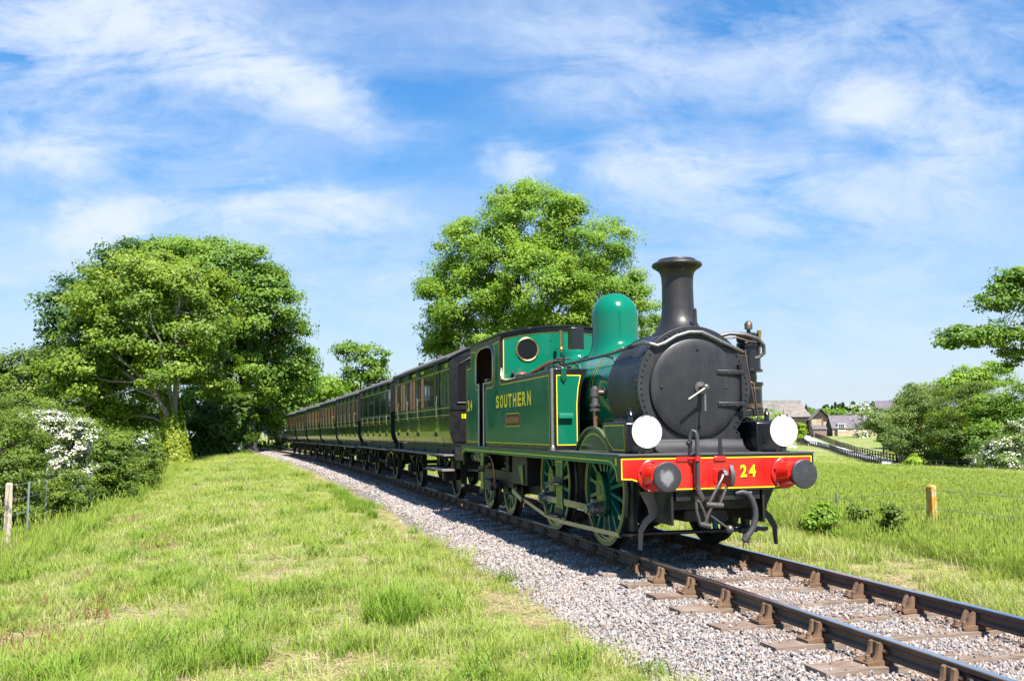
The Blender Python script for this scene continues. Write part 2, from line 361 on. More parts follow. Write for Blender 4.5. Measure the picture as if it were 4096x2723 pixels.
def rail_mesh(side):
    # bullhead section, local (w across, z): inner face towards track centre
    sec = [(-.035, -.006), (-.028, 0), (.028, 0), (.035, -.006), (.035, -.034), (.026, -.042), (.0095, -.052), (.0095, -.098), (.026, -.108), (.034, -.118), (.034, -.138), (.026, -.146), (-.026, -.146), (-.034, -.138), (-.034, -.118), (-.026, -.108), (-.0095, -.098), (-.0095, -.052), (-.026, -.042), (-.035, -.034)]
    X = np.concatenate([np.arange(12.5, -30, -.5), np.arange(-30, -152, -2.0)]); V = []; k = len(sec)
    for x in X:
        for w, z in sec: V.append(trk(x, side*(HW+.035)+w, z))
    idx = np.arange(len(V)).reshape(-1, k); nxt = np.roll(idx, -1, 1)
    F = np.stack([idx[:-1], nxt[:-1], nxt[1:], idx[1:]], -1).reshape(-1, 4)
    me = npmesh('rail', V, F, M['railrust'], smooth=True); me.materials.append(M['railhead'])
    mi = np.zeros(len(F), np.int32); mi.reshape(-1, k)[:, 1] = 1; mi.reshape(-1, k)[:, (2 if side < 0 else 0)] = 1
    me.polygons.foreach_set('material_index', mi); me.set_sharp_from_angle(angle=radians(30)); return me
for s_ in (-1, 1): obj('rail', rail_mesh(s_), None, track)
def chair_mesh(key_out):
    # cast-iron chair, x along the rail, +y outwards (key side), origin at sleeper top
    b = MB()
    b.prism([(-.19, 0), (.19, 0), (.19, .022), (.10, .036), (-.10, .036), (-.19, .022)], 'x', -.085, .085)
    jaw = [(.040, .03), (.125, .03), (.085, .075), (.072, .150), (.050, .158), (.040, .140), (.030, .125), (.044, .095), (.036, .06)]
    for a, c_ in ((-.062, -.030), (.030, .062)): b.prism(jaw, 'x', a, c_)
    b.prism([(.040, .03), (.085, .03), (.060, .070), (.056, .150), (.046, .154), (.036, .120), (.040, .08)], 'x', -.030, .030)
    jin = [(-.040, .03), (-.135, .03), (-.098, .070), (-.072, .125), (-.050, .148), (-.036, .135), (-.016, .115), (-.016, .075), (-.038, .055)]
    for a, c_ in ((-.055, -.026), (.026, .055)): b.prism(jin, 'x', a, c_)
    b.prism([(-.040, .03), (-.105, .03), (-.075, .08), (-.052, .130), (-.036, .120), (-.016, .105), (-.016, .075)], 'x', -.026, .026)
    for yy in (-.155, .150):
        for xx in ((-.045, .045) if yy < 0 else (-.03,)):
            b.lathe([(.026, .022), (.026, .036), (.018, .038), (.017, .068), (.012, .072)], (xx, yy, 0), 'z', 6)
    # sprung steel key driven between rail web and outer jaw
    pts = []
    for i in range(9):
        a = -pi*.62+i*pi*1.24/8; pts.append((-.0, .028-.012*cos(a)*1.0, .098+.026*sin(a)))
    for dx in (-.095,): b.tube([(dx+i*.024, .028, .098) for i in range(9)], [.015, .019, .019, .019, .019, .019, .019, .019, .015], 8)
    return b.mesh('rail_chair', 40)
chm = chair_mesh(True); chm.materials.append(M['chair'])
slm = []
for q in range(4):
    b = MB(); b.box(-.125, .125, -1.30, 1.30, -.13, 0); me = b.mesh('sleeper', 0); bm = bmesh.new(); bm.from_mesh(me)
    bmesh.ops.subdivide_edges(bm, edges=[e for e in bm.edges if abs(e.verts[0].co.y-e.verts[1].co.y) > 1], cuts=9)
    rr = random.Random(q)
    for v in bm.verts: v.co.x += rr.uniform(-.008, .008); v.co.z += rr.uniform(-.008, .006); v.co.y += rr.uniform(-.012, .012) if abs(v.co.y) > 1.2 else 0
    bmesh.ops.bevel(bm, geom=[e for e in bm.edges if e.calc_face_angle(0) > 1.0], offset=.008, segments=1)
    bm.to_mesh(me); bm.free(); me.materials.append(M['sleeper']); slm.append(me)
SLEEPER_X = [2.47+.745*i for i in range(13, -130, -1)]
rr = random.Random(5)
ZS = -.186
for i, x in enumerate(SLEEPER_X):
    a = trkang(x); s_ = obj('sleeper', slm[i % 4], None, track); s_.location = trk(x, rr.uniform(-.05, .05), ZS+rr.uniform(-.006, .004)); s_.rotation_euler = (0, 0, a+rr.uniform(-.012, .012)+(pi if rr.random() < .5 else 0))
    if x > -45:
        for sd in (-1, 1):
            c_ = bpy.data.objects.new('rail_chair', chm); COL.objects.link(c_); c_.parent = s_
            mw = Matrix.Translation(trk(x, sd*(HW+.035), ZS+.002)) @ Matrix.Rotation(a+(pi if sd < 0 else 0), 4, 'Z')
            c_.matrix_basis = (Matrix.Translation(s_.location) @ Matrix.Rotation(s_.rotation_euler.z, 4, 'Z')).inverted() @ mw
# fishplate at the rail joint in the right foreground
b = MB(); b.prism([(-.012, -.050), (.012, -.056), (.020, -.075), (.012, -.097), (-.012, -.102)], 'x', -.23, .23)
for dx in (-.17, -.06, .06, .17): b.lathe([(.022, -.052), (.022, -.026), (.012, -.022)], (dx, 0, -.076), 'y', 6)
M['fish'] = paint('fishplate_iron', (.05, .042, .038), .6, .3, .3, 15)
fp = obj('fishplate', b, M['fish'], track, loc=trk(6.55, -(HW+.035)-.024, 0))

os_ = tag(obj('old_sleeper', slm[1].copy(), None, None), 'old weathered sleeper half buried in dry grass beside the ballast', 'sleeper'); os_.location = (-17.6, -2.35, -.27); os_.rotation_euler = (.05, .03, radians(150)); os_.scale = (1.0, .42, 1.0)
# ------------------------------------------------------------ the tank engine (its front driving axle stands at x = 0)
loco = thing('steam_locomotive', 'green tank locomotive with tall black chimney, green dome and red buffer beam, pulling the train', 'locomotive')
L = loco
def text_mesh(body, size, depth=.002, bold=0.0):
    cu = bpy.data.curves.new('t', 'FONT'); cu.body = body; cu.size = size; cu.extrude = depth; cu.offset = bold; cu.align_x = 'CENTER'; cu.align_y = 'CENTER'; cu.resolution_u = 4
    o = bpy.data.objects.new('t', cu); COL.objects.link(o); dg = bpy.context.evaluated_depsgraph_get(); dg.update()
    me = bpy.data.meshes.new_from_object(o.evaluated_get(dg)); bpy.data.objects.remove(o); bpy.data.curves.remove(cu); me.materials.clear(); return me
def lettering(name, body, w, h, ctr, facing, m, parent, bold=0.0, shadow=None, depth=.002):
    # text fitted to width w and height h, centred at ctr, on a face looking to -y ('y') or +x ('x')
    me = text_mesh(body, 1.0, .001, bold); xs_ = [v.co.x for v in me.vertices]; ys_ = [v.co.y for v in me.vertices]
    sx = w/(max(xs_)-min(xs_)); sy = h/(max(ys_)-min(ys_)); cx = (max(xs_)+min(xs_))/2; cy = (max(ys_)+min(ys_))/2
    for v in me.vertices:
        a, b, c = (v.co.x-cx)*sx, (v.co.y-cy)*sy, v.co.z*depth/.001
        v.co = (a, -c, b) if facing == 'y' else (c, a, b)
    if facing == 'y': pass
    me.materials.append(m); o = obj(name, me, None, parent); o.location = ctr
    if shadow:
        m2 = me.copy(); m2.materials.clear(); m2.materials.append(M['black']); o2 = obj(name+'_shading', m2, None, o)
        o2.location = ((.012, .0012, -.012) if facing == 'y' else (-.0012, .012, -.012))
    return o
def arc(cx, cz, r, a0, a1, n, rz=None): return [(cx+r*cos(radians(a0+(a1-a0)*i/n)), cz+(rz or r)*sin(radians(a0+(a1-a0)*i/n))) for i in range(n+1)]
ZB = 2.053; RS = .765; RB = .70
# --- underframe
obj('running_plate', MB().box(-6.70, 1.662, -1.287, 1.287, 1.228, 1.250), M['platedge'], L, bevel=.004)
for s in (-1, 1):
    obj('main_frame', MB().box(-6.4, 1.60, s*.60-.015, s*.60+.015, .42, 1.226), M['blackm'], L)
    vp = [(-6.70, 1.227), (-6.70, .93), (-6.665, .93)]+[(-6.365-.30*cos(radians(a)), .94+.185*sin(radians(a))) for a in range(0, 91, 10)]+[(1.28+.28*cos(radians(a)), .94+.185*sin(radians(a))) for a in range(90, -1, -10)]+[(1.598, .93), (1.598, 1.227)]
    v_ = obj('valance', MB().prism(vp, 'y', s*1.250, s*1.277), M['green'], L)
    lp = [(-6.68, .95), (-6.66, 1.03)]+[(-6.37-.28*cos(radians(a)), .985+.185*sin(radians(a))) for a in range(10, 91, 10)]+[(1.29+.285*cos(radians(a)), .985+.185*sin(radians(a))) for a in range(90, 9, -10)]+[(1.59, .95)]
    obj('lining', MB().ribbon(lp, .011, 'y', s*1.2792), M['yellow'], v_)
lettering('letter_mark', 'B', .045, .085, (1.565, -1.2795, 1.165), 'y', M['letter'], L, .01)
beam = [(1.279, 1.226), (1.279, .94), (1.13, .938), (1.05, .915), (.99, .87), (.93, .832), (.85, .815), (.6, .813)]
bp = beam+[(-a, b) for a, b in beam[::-1]]
bb = obj('buffer_beam', MB().prism(bp, 'x', 1.60, 1.645), M['black'], L)
inn = [(1.245, 1.196), (1.245, .968), (1.125, .964), (1.04, .938), (.975, .892), (.915, .856), (.845, .842), (.6, .840)]
ip = inn+[(-a, b) for a, b in inn[::-1]]
obj('red_panel', MB().prism(ip, 'x', 1.645, 1.6475), M['red'], bb)
obj('lining', MB().ribbon(ip, .013, 'x', 1.6492, True), M['yellow'], bb)
for i, ch in enumerate('24'):
    lettering('number', ch, .085 if i == 0 else .095, .145, (1.6505, .315+.118*i, 1.035), 'x', M['letter'], bb, .03, True)
# --- buffers
for s in (-1, 1):
    c = (0, s*.87, 1.005)
    h = obj('buffer', MB().lathe([(.188, 1.647), (.188, 1.668), (.180, 1.676), (.150, 1.682), (.138, 1.70), (.128, 1.76), (.118, 1.83), (.115, 1.885), (.135, 1.90), (.137, 1.925), (.122, 1.93), (.09, 1.932)], c, 'x', 40), M['red'], L)
    obj('buffer_ram', MB().lathe([(.085, 1.90), (.085, 1.99), (.12, 2.03), (.150, 2.046)], c, 'x', 32), M['black'], h)
    obj('buffer_head', MB().lathe([(.168, 2.040), (.170, 2.055), (.168, 2.066), (.160, 2.073), (.11, 2.078), (.001, 2.081)], c, 'x', 48), M['bufferface'] if s > 0 else M['bufferworn'], h)
    for a in (90, 162, 234, 306, 18):
        y_, z_ = c[1]+.158*cos(radians(a)), c[2]+.158*sin(radians(a))
        obj('bolt', MB().lathe([(.019, 1.676), (.019, 1.695), (.010, 1.697), (.010, 1.71)], (0, y_, z_), 'x', 6), M['red'], h)
# --- hook and screw coupling
hk = [(1.64, .94), (1.70, .925), (1.80, .90), (1.88, .865), (1.945, .895), (1.975, .965), (1.965, 1.05), (1.925, 1.115), (1.895, 1.125), (1.905, 1.075), (1.90, 1.02), (1.87, .985), (1.83, .985), (1.805, 1.01), (1.79, 1.05), (1.74, 1.07), (1.64, 1.03)]
hook = obj('drawhook', MB().prism(hk, 'y', -.028, .028), M['ironh'], L, bevel=.010)
obj('drawhook_plate', MB().box(1.6475, 1.660, -.085, .085, .90, 1.07), M['red'], hook, bevel=.004)
cpl = obj('screw_coupling', MB().tube([(1.85, -.30, .675), (1.85, -.085, .655)], .030, 10).tube([(1.85, -.215, .67), (1.83, -.26, .56), (1.82, -.30, .45)], .019, 8).tube([(1.82, -.37, .455), (1.82, -.24, .425)], .026, 10), M['ironh'], L)
for y0, y1 in ((-.085, -.255), (.02, -.115)): obj('link', MB().tube([(1.84, y0+.02, 1.0), (1.86, y0, .97), (1.855, (y0+y1)/2, .83), (1.85, y1, .69), (1.85, y1, .655)], .018, 8), M['ironh'], cpl)
obj('link', MB().tube([(1.82, -.36, .45), (1.82, -.40, .60), (1.82, -.405, .70), (1.825, -.395, .72), (1.83, -.365, .70), (1.83, -.31, .58), (1.82, -.265, .43)], .016, 8), M['ironh'], cpl)
obj('tommy_bar', MB().tube([(1.84, -.235, .545), (1.85, -.06, .42), (1.85, -.02, .395)], [.010, .012, .016], 8).sphere((1.85, -.005, .385), .046, 16, 10), M['ironh'], cpl)
# --- pipes on the buffer beam
hp = obj('brake_standpipe', MB().tube([(1.64, -.395, 1.20), (1.675, -.395, 1.25), (1.68, -.395, 1.40), (1.685, -.39, 1.475), (1.70, -.365, 1.515), (1.715, -.335, 1.505), (1.722, -.322, 1.45), (1.722, -.32, 1.25), (1.722, -.325, .875)], [.018, .018, .020, .022, .024, .025, .025, .025, .025], 12), M['hoserubber'], L)
obj('pipe_bracket', MB().box(1.648, 1.665, -.56, -.38, 1.165, 1.215).tube([(1.66, -.42, 1.19), (1.722, -.33, 1.195)], .016, 8).cyl((1.722, -.322, 0), 'z', .038, 1.165, 1.215, 14), M['red'], hp)
obj('valve', MB().sphere((1.69, -.42, 1.37), .028, 12, 8).cyl((1.68, -.395, 0), 'z', .03, 1.34, 1.40, 12).box(1.665, 1.695, -.41, -.38, 1.27, 1.33), M['blackm'], hp)
obj('pipe_coupling', MB().tube([(1.722, -.325, .885), (1.722, -.325, .86)], .032, 10).tube([(1.722, -.33, .86), (1.725, -.31, .80), (1.73, -.285, .74), (1.73, -.28, .70)], [.03, .034, .034, .022], 8).tube([(1.71, -.325, .83), (1.75, -.33, .81)], .02, 8), M['ironh'], hp)
vh = obj('vacuum_hose', MB().tube([(1.60, .22, .77), (1.62, .30, .785), (1.63, .37, .765), (1.635, .42, .70), (1.635, .455, .60), (1.63, .465, .50), (1.63, .44, .39), (1.63, .39, .31), (1.63, .33, .255)], [.03, .034, .036, .038, .038, .038, .038, .036, .034], 12), M['hoserubber'], L)
obj('hose_coupling', MB().tube([(1.63, .345, .27), (1.63, .30, .215)], [.05, .036], 10).tube([(1.63, .29, .235), (1.63, .37, .205)], .028, 8).tube([(1.63, .30, .20), (1.63, .285, .13)], [.014, .008], 6), M['ironh'], vh)
obj('hose_clamp_bar', MB().tube([(1.62, .26, .80), (1.64, .42, .775)], .012, 6), M['ironh'], vh)
ci = obj('lamp_iron', MB().prism([(-.02, 1.215), (.04, 1.215), (.03, 1.42), (.012, 1.435), (-.005, 1.42)], 'x', 1.652, 1.664), M['blackm'], L)
obj('lamp_iron_foot', MB().box(1.648, 1.668, -.075, .085, 1.155, 1.215), M['red'], ci, bevel=.012)
for s in (-1, 1): obj('disc_bracket', MB().box(1.585, 1.605, s*.905-.032, s*.905+.032, 1.250, 1.34).box(1.54, 1.62, s*.905-.06, s*.905+.06, 1.2502, 1.262).tube([(1.59, s*.905-.09, 1.252), (1.59, s*.905-.09, 1.285)], .018, 8), M['blackm'], L)
# --- front end below the running plate
for s in (-1, 1):
    gp = [(.74, .82), (.66, .60), (.69, .50), (.80, .42), (.865, .33), (.885, .12), (.925, .12), (.920, .35), (.86, .47), (.78, .54), (.80, .62), (.90, .80)]
    obj('guard_iron', MB().prism([(s*a, b) for a, b in gp], 'x', 1.33, 1.365), M['ironh'] if s < 0 else M['blackm'], L, bevel=.006)
    obj('brake_hanger', MB().prism([(.86, .95), (.93, .95), (.90, .60), (.93, .30), (.86, .18), (.80, .22), (.80, .60)], 'y', s*.80, s*.74).prism([(.79, .98), (.85, .75), (.80, .45), (.74, .45), (.755, .7), (.72, .95)], 'y', s*.83, s*.72), M['blackm'], L)
obj('brake_cross_shaft', MB().cyl((.97, 0, .265), 'y', .026, -1.02, 1.02, 12).cyl((.97, 0, .265), 'y', .042, -1.0, -.86, 12).cyl((.97, 0, .265), 'y', .042, .62, .86, 12), M['black'], L)
obj('cylinder_block', MB().box(.15, 1.45, -.56, .56, .58, 1.225).box(.9, 1.3, -.30, .30, .42, .58), M['blackm'], L, bevel=.03)
obj('stretcher', MB().box(1.36, 1.60, -.55, .55, .70, 1.22), M['blackm'], L)
obj('firebox', MB().prism([(-.50, .40), (.50, .40), (.58, .75), (.585, 1.22), (-.585, 1.22), (-.58, .75)], 'x', -4.0, -2.55), M['blackm'], L)
for s in (-1, 1): obj('slide_bar', MB().box(-1.5, .1, s*.35-.03, s*.35+.03, .72, .80), M['rodsteel'], L)
# --- wheels
def wheel(cx, s, r, nsp, crank, detail=True):
    yo = s*.82; yi = s*.69
    pr = [(r-.075, .70), (r-.075, .815), (r-.010, .820), (r-.002, .812), (r, .74), (r+.004, .735), (r+.028, .72), (r+.028, .695), (r+.010, .688), (r-.075, .688)]
    w = obj('wheel', MB().lathe([(a, s*b) for a, b in [(r-.075, .695), (r-.075, .80), (r-.125, .80), (r-.125, .71), (r-.105, .70)]], (cx, 0, r), 'y', 56, cap=False), M['teal'], L)
    ty = MB().lathe([(a, s*b) for a, b in pr], (cx, 0, r), 'y', 64, cap=False); me = ty.mesh('tyre', 25); me.materials.append(M['tread']); me.materials.append(M['tyre'])
    mi = np.zeros(len(me.polygons), np.int32)
    for p in me.polygons:
        if abs(p.normal.y) > .9 and abs(p.center.y) > .78: mi[p.index] = 1
    me.polygons.foreach_set('material_index', mi); obj('tyre', me, None, w)
    if detail:
        obj('lining', MB().ribbon([(cx+(r-.078)*cos(2*pi*i/64), r+(r-.078)*sin(2*pi*i/64)) for i in range(64)], .010, 'y', s*.8165, True), M['yellow'], w)
    hb = obj('hub', MB().lathe([(.15, s*.66), (.15, s*.80), (.135, s*.83), (.001, s*.83)] if crank else [(.095, s*.66), (.095, s*.83), (.075, s*.85), (.001, s*.85)], (cx, 0, r), 'y', 28), M['teal'], w)
    sm = MB(); l = r-.11
    sm.add([(x, s*y, z) for z, hx, hy in ((.08, .032, .045), (l*.5, .022, .034), (l*.85, .022, .032), (l, .040, .036)) for x, y in ((-hx, .755-hy), (hx, .755-hy), (hx, .755+hy), (-hx, .755+hy))],
           [(j*4+i, j*4+(i+1) % 4, (j+1)*4+(i+1) % 4, (j+1)*4+i) for j in range(3) for i in range(4)])
    sme = sm.mesh('spoke', 60); sme.materials.append(M['teal'])
    for i in range(nsp):
        o = bpy.data.objects.new('spoke', sme); COL.objects.link(o); o.parent = w; o.location = (cx, 0, r); o.rotation_euler = (0, 2*pi*(i+.5)/nsp, 0)
    if crank:
        a0 = math.atan2(-.235, .05); ct = (cos(a0), sin(a0)); outl = []
        for i in range(40):
            g_ = 2*pi*i/40; ex, ez = .155*cos(g_), .30*sin(g_)
            outl.append((cx+ex*(-ct[1])+(ez+.05)*ct[0], r+ex*ct[0]+(ez+.05)*ct[1]))
        obj('crank_boss', MB().prism(outl, 'y', s*.80, s*.875), M['green_dark'], w, bevel=.012)
        obj('lining', MB().ribbon([(cx+.07*cos(2*pi*i/24), r+.12*sin(2*pi*i/24)) for i in range(24)], .008, 'y', s*.8765, True), M['yellow'], w)
        obj('axle_end', MB().lathe([(.055, s*.875), (.055, s*.882), (.001, s*.884)], (cx, 0, r), 'y', 20), M['tyre'], w)
        px, pz = cx+.05, r-.235
        obj('crank_pin', MB().lathe([(.095, s*.875), (.095, s*.935), (.075, s*.94), (.075, s*1.06), (.055, s*1.065), (.001, s*1.066)], (px, 0, pz), 'y', 24).lathe([(.062, s*1.06), (.062, s*1.10), (.03, s*1.105)], (px, 0, pz), 'y', 6), M['rodsteel'], w)
    else:
        obj('axle_box_cover', MB().lathe([(.055, s*.85), (.05, s*.875), (.001, s*.88)], (cx, 0, r), 'y', 20), M['tyre'], w)
    return w
for s in (-1, 1):
    for cx in (0.0, -2.083): wheel(cx, s, .7365, 16, True)
    for cx in (-4.674, -6.198): wheel(cx, s, .457, 10, False)
for cx, r in ((0, .7365), (-2.083, .7365), (-4.674, .457), (-6.198, .457)): obj('axle', MB().cyl((cx, 0, r), 'y', .085, -.68, .68, 16), M['blackm'], L)
for s in (-1, 1):
    cr = MB().prism([(-2.033-.02, .545), (-1.0, .548), (0.05+.02, .545), (.07, .458), (-1.0, .452), (-2.053, .458)], 'y', s*.965, s*1.01)
    for cx in (.05, -2.033): cr.cyl((cx, 0, .5015), 'y', .085, s*.95, s*1.035, 20).box(cx-.03, cx+.03, s*.955, s*1.02, .57, .63)
    obj('coupling_rod', cr, M['rodsteel'], L, bevel=.004)
    br = MB(); pts = [(-3.20, .395), (-2.05, .245), (-1.25, .215), (-1.15, .215), (.97, .255)]
    for (x0, z0), (x1, z1) in zip(pts[:-1], pts[1:]): br.prism([(x0, z0-.028), (x1, z1-.028), (x1, z1+.028), (x0, z0+.028)], 'y', s*.985, s*1.005)
    obj('brake_pull_rod', br, M['rodsteel'], L)
    obj('rod_fork', MB().prism([(-3.78, .47), (-3.25, .36), (-3.25, .44), (-3.78, .55)], 'y', s*.975, s*.99).prism([(-3.78, .47), (-3.25, .36), (-3.25, .44), (-3.78, .55)], 'y', s*1.02, s*1.035).cyl((-3.24, 0, .40), 'y', .05, s*.96, s*1.04, 12), M['rodsteel'], L)
    # bogie
    obj('bogie_frame', MB().box(-6.75, -4.1, s*.90-.02, s*.90+.02, .52, .80).box(-5.75, -5.1, s*.98-.1, s*.98+.06, .42, .62), M['blackm'], L, bevel=.01)
    obj('axle_guard', MB().prism([(-4.95, .85), (-4.40, .85), (-4.52, .38), (-4.83, .38)], 'y', s*.905, s*.90).prism([(-6.45, .85), (-5.93, .85), (-6.05, .38), (-6.35, .38)], 'y', s*.905, s*.90), M['blackm'], L)
    obj('side_tank_box', MB().box(-3.95, -3.05, s*.72, s*.98, .62, 1.20), M['blackm'], L, bevel=.015)
    obj('bracket', MB().prism([(-3.50, .93), (-3.22, .96), (-3.18, .64), (-3.26, .64)], 'y', s*.99, s*1.005), M['green_dark'], L)
    obj('spring_hanger', MB().box(-4.48, -4.30, s*.86, s*.95, .82, 1.10).box(-4.52, -4.26, s*.84, s*.97, .93, .98), M['blackm'], L, bevel=.008)
    obj('air_reservoir', MB().lathe([(.02, -6.50), (.11, -6.47), (.13, -6.40), (.13, -5.78), (.11, -5.72), (.02, -5.69)], (0, s*1.03, 1.04), 'x', 28), M['green_dark'], L)
    obj('reservoir_strap', MB().lathe([(.136, -6.33), (.136, -6.28)], (0, s*1.03, 1.04), 'x', 28, cap=False).lathe([(.136, -5.95), (.136, -5.90)], (0, s*1.03, 1.04), 'x', 28, cap=False), M['blackm'], L)
# --- footsteps, pipes under the running plate (near side and far side)
for s in (-1, 1):
    for (x0, x1, zb, tr) in ((-.76, -.43, .34, (.80, .37)), (-5.22, -4.95, .40, (.80, .37))):
        pl = [(x0, 1.125), (x1, 1.125), (x1-.03, 1.0), (x1-.045, .60), (x1+.02, zb), (x0-.02, zb), (x0+.03, .60), (x0+.02, 1.0)]
        st = obj('footstep', MB().prism(pl, 'y', s*1.225, s*1.245), M['green_dark'], L)
        li = [(x0+.055, 1.10), (x1-.055, 1.10), (x1-.065, .62), (x1-.03, .42), (x0+.03, .42), (x0+.055, .62)]
        obj('lining', MB().ribbon(li, .009, 'y', s*1.2472, True), M['yellow'], st)
        for z_ in tr: obj('tread', MB().box(x0-.05, x1+.05, s*1.235, s*1.40, z_-.012, z_+.012).box(x0-.02, x1+.02, s*1.246, s*1.262, z_, z_+.09), M['blackm'], st, bevel=.006)
obj('copper_pipe', MB().tube([(-5.30, -1.15, 1.08), (-5.0, -1.16, 1.085), (-4.82, -1.15, 1.06), (-4.72, -1.13, .95), (-4.70, -1.10, .72), (-4.78, -1.08, .55)], .017, 8), M['copper'], L)
obj('copper_pipe', MB().tube([(-5.9, -1.18, 1.10), (-5.55, -1.18, 1.12), (-5.40, -1.17, 1.05), (-5.25, -1.15, .90)], .015, 8), M['copper'], L)
obj('injector', MB().tube([(-5.15, -1.05, .56), (-4.62, -1.05, .54)], [.05, .05], 10).tube([(-4.86, -1.05, .55), (-4.84, -1.05, .36), (-4.95, -1.04, .30), (-5.3, -1.0, .28)], .035, 10).lathe([(.07, -.03), (.07, .03)], (-4.85, -1.05, .55), 'z', 12), M['blackm'], L)
# --- boiler, smokebox, chimney, dome
blr = obj('boiler', MB().lathe([(RB, .07), (RB, -3.79)], (0, 0, ZB), 'x', 72), M['green'], L)
for xb in (-.74, -2.02, -3.20):
    obj('boiler_band', MB().lathe([(RB+.001, xb-.03), (RB+.005, xb-.03), (RB+.005, xb+.03), (RB+.001, xb+.03)], (0, 0, ZB), 'x', 72, cap=False), M['black'], blr)
    for e in (-.036, .036): obj('lining', MB().lathe([(RB+.003, xb+e-.006), (RB+.003, xb+e+.006)], (0, 0, ZB), 'x', 72, cap=False), M['yellow'], blr)
so = [(RS*cos(radians(a)), ZB+RS*sin(radians(a))) for a in range(-52, 233, 4)]
low = [(.475, 1.44), (.50, 1.40)]
flare_l = [(-.60, 1.49), (-.605, 1.42), (-.63, 1.35), (-.68, 1.295), (-.76, 1.252)]
wrap = [(a, b) for a, b in so if b > 1.50]
wrap = wrap + flare_l + [(-a, b) for a, b in flare_l[::-1]]
sb = obj('smokebox', MB().prism(wrap, 'x', .06, 1.06), M['smokebox'], L)
fo = [(a*1.016, ZB+(b-ZB)*1.016) for a, b in wrap[:-len(flare_l)*2]] + [(a-.012, b) for a, b in flare_l] + [(-a+.012, b) for a, b in flare_l[::-1]]
obj('front_plate', MB().prism(fo, 'x', 1.06, 1.082), M['smokebox'], sb, bevel=.006)
rv = MB()
for i in range(46):
    a = radians(-42+264*i/45); rv.lathe([(.0145, 1.082), (.013, 1.090), (.007, 1.096), (.001, 1.097)], (0, .727*cos(a), ZB+.727*sin(a)), 'x', 8)
    if i % 2 == 0: 
        for xr in (.11, 1.0): rv.lathe([(.010, RS-.003), (.007, RS+.005), (.001, RS+.007)], (0, 0, 0), 'z', 6) if False else None
for z_ in (1.50, 1.42, 1.345):
    for s in (-1, 1): rv.lathe([(.0145, 1.082), (.013, 1.090), (.007, 1.096), (.001, 1.097)], (0, s*(.565+.02*(1.5-z_)), z_), 'x', 8)
for i in range(40):
    a = radians(-40+260*i/39); p = Vector((.985, (RS+.002)*cos(a), ZB+(RS+.002)*sin(a))); n_ = Vector((0, cos(a), sin(a)))
    rv.tube([p-n_*.004, p+n_*.004, p+n_*.008], [.011, .010, .004], 6)
obj('rivets', rv, M['smokebox'], sb)
door = obj('smokebox_door', MB().lathe([(.617, 1.083), (.622, 1.10), (.617, 1.118), (.600, 1.128), (.52, 1.138), (.36, 1.150), (.18, 1.157), (.001, 1.159)], (0, 0, 2.043), 'x', 80), M['smokebox'], L)
for y_, z_ in ((.02, 2.53), (-.48, 2.05), (.40, 2.05), (.02, 1.56)): obj('bolt', MB().lathe([(.016, 1.13), (.014, 1.158), (.001, 1.164)], (0, y_, z_), 'x', 8), M['smokebox'], door)
for z_ in (2.245, 1.842):
    o = obj('hinge_strap', MB().box(1.128, 1.168, .275, .665, z_-.032, z_+.032), M['smokebox'], door, bevel=.012)
    for y_ in (.31, .40, .50, .59): obj('rivet', MB().lathe([(.014, 1.166), (.010, 1.176), (.001, 1.178)], (0, y_, z_), 'x', 8), M['smokebox'], door)
obj('hinge_post', MB().cyl((1.140, .635, 0), 'z', .022, 1.745, 2.345, 10).box(1.075, 1.14, .60, .67, 2.29, 2.345).box(1.075, 1.14, .60, .67, 1.745, 1.80), M['smokebox'], door)
dart = obj('door_dart', MB().lathe([(.078, 1.157), (.078, 1.172), (.05, 1.176), (.032, 1.18), (.028, 1.29), (.034, 1.295), (.034, 1.335), (.018, 1.345)], (0, .035, 2.045), 'x', 20), M['ironh'], door)
obj('door_handle', MB().tube([(1.315, .045, 2.05), (1.325, -.10, 1.965), (1.33, -.22, 1.893)], [.022, .014, .017], 8), M['steel'], door)
obj('door_handle', MB().tube([(1.275, .035, 2.03), (1.285, .030, 1.90), (1.29, .025, 1.755)], [.020, .013, .016], 8), M['steel'], door)
obj('saddle_apron', MB().prism([(1.07, 1.252), (1.07, 1.415), (1.10, 1.41), (1.125, 1.34), (1.19, 1.285), (1.30, 1.252)], 'y', -.60, .64), M['smokebox'], L, bevel=.01)
def on_crown(rows, cx, R, top, n=48):
    # turned shape whose foot follows a cylinder of radius R; rows: (radius, height above crown, blend)
    V = []; F = []
    for r, h, b in rows:
        for i in range(n):
            a = 2*pi*i/n; y = r*sin(a); su = ZB+sqrt(max(0, R*R-y*y)); V.append((cx+r*cos(a), y, (1-b)*(su+h)+b*(top+h)))
    for j in range(len(rows)-1):
        for i in range(n): F.append((j*n+i, j*n+(i+1) % n, (j+1)*n+(i+1) % n, (j+1)*n+i))
    F.append(tuple((len(rows)-1)*n+i for i in range(n))); m_ = MB(); m_.add(V, F); return m_
ZT = ZB+RS
ch = [(.345, -.01, 0), (.345, .012, 0), (.325, .020, 0), (.285, .055, .15), (.245, .11, .45), (.222, .18, .8), (.209, .28, 1), (.204, .42, 1), (.203, .60, 1), (.209, .70, 1), (.222, .755, 1), (.255, .795, 1), (.300, .822, 1), (.326, .845, 1), (.330, .862, 1), (.318, .882, 1), (.275, .903, 1), (.245, .915, 1), (.240, .932, 1), (.215, .938, 1), (.185, .93, 1), (.175, .85, 1), (.17, .5, 1)]
obj('chimney', on_crown(ch, .67, RS, ZT), M['chimney'], L, smooth=50)
obj('lamp_iron', MB().prism([(.02, 2.79), (.075, 2.79), (.072, 3.04), (.055, 3.065), (.035, 3.04)], 'x', 1.035, 1.052), M['blackm'], L)
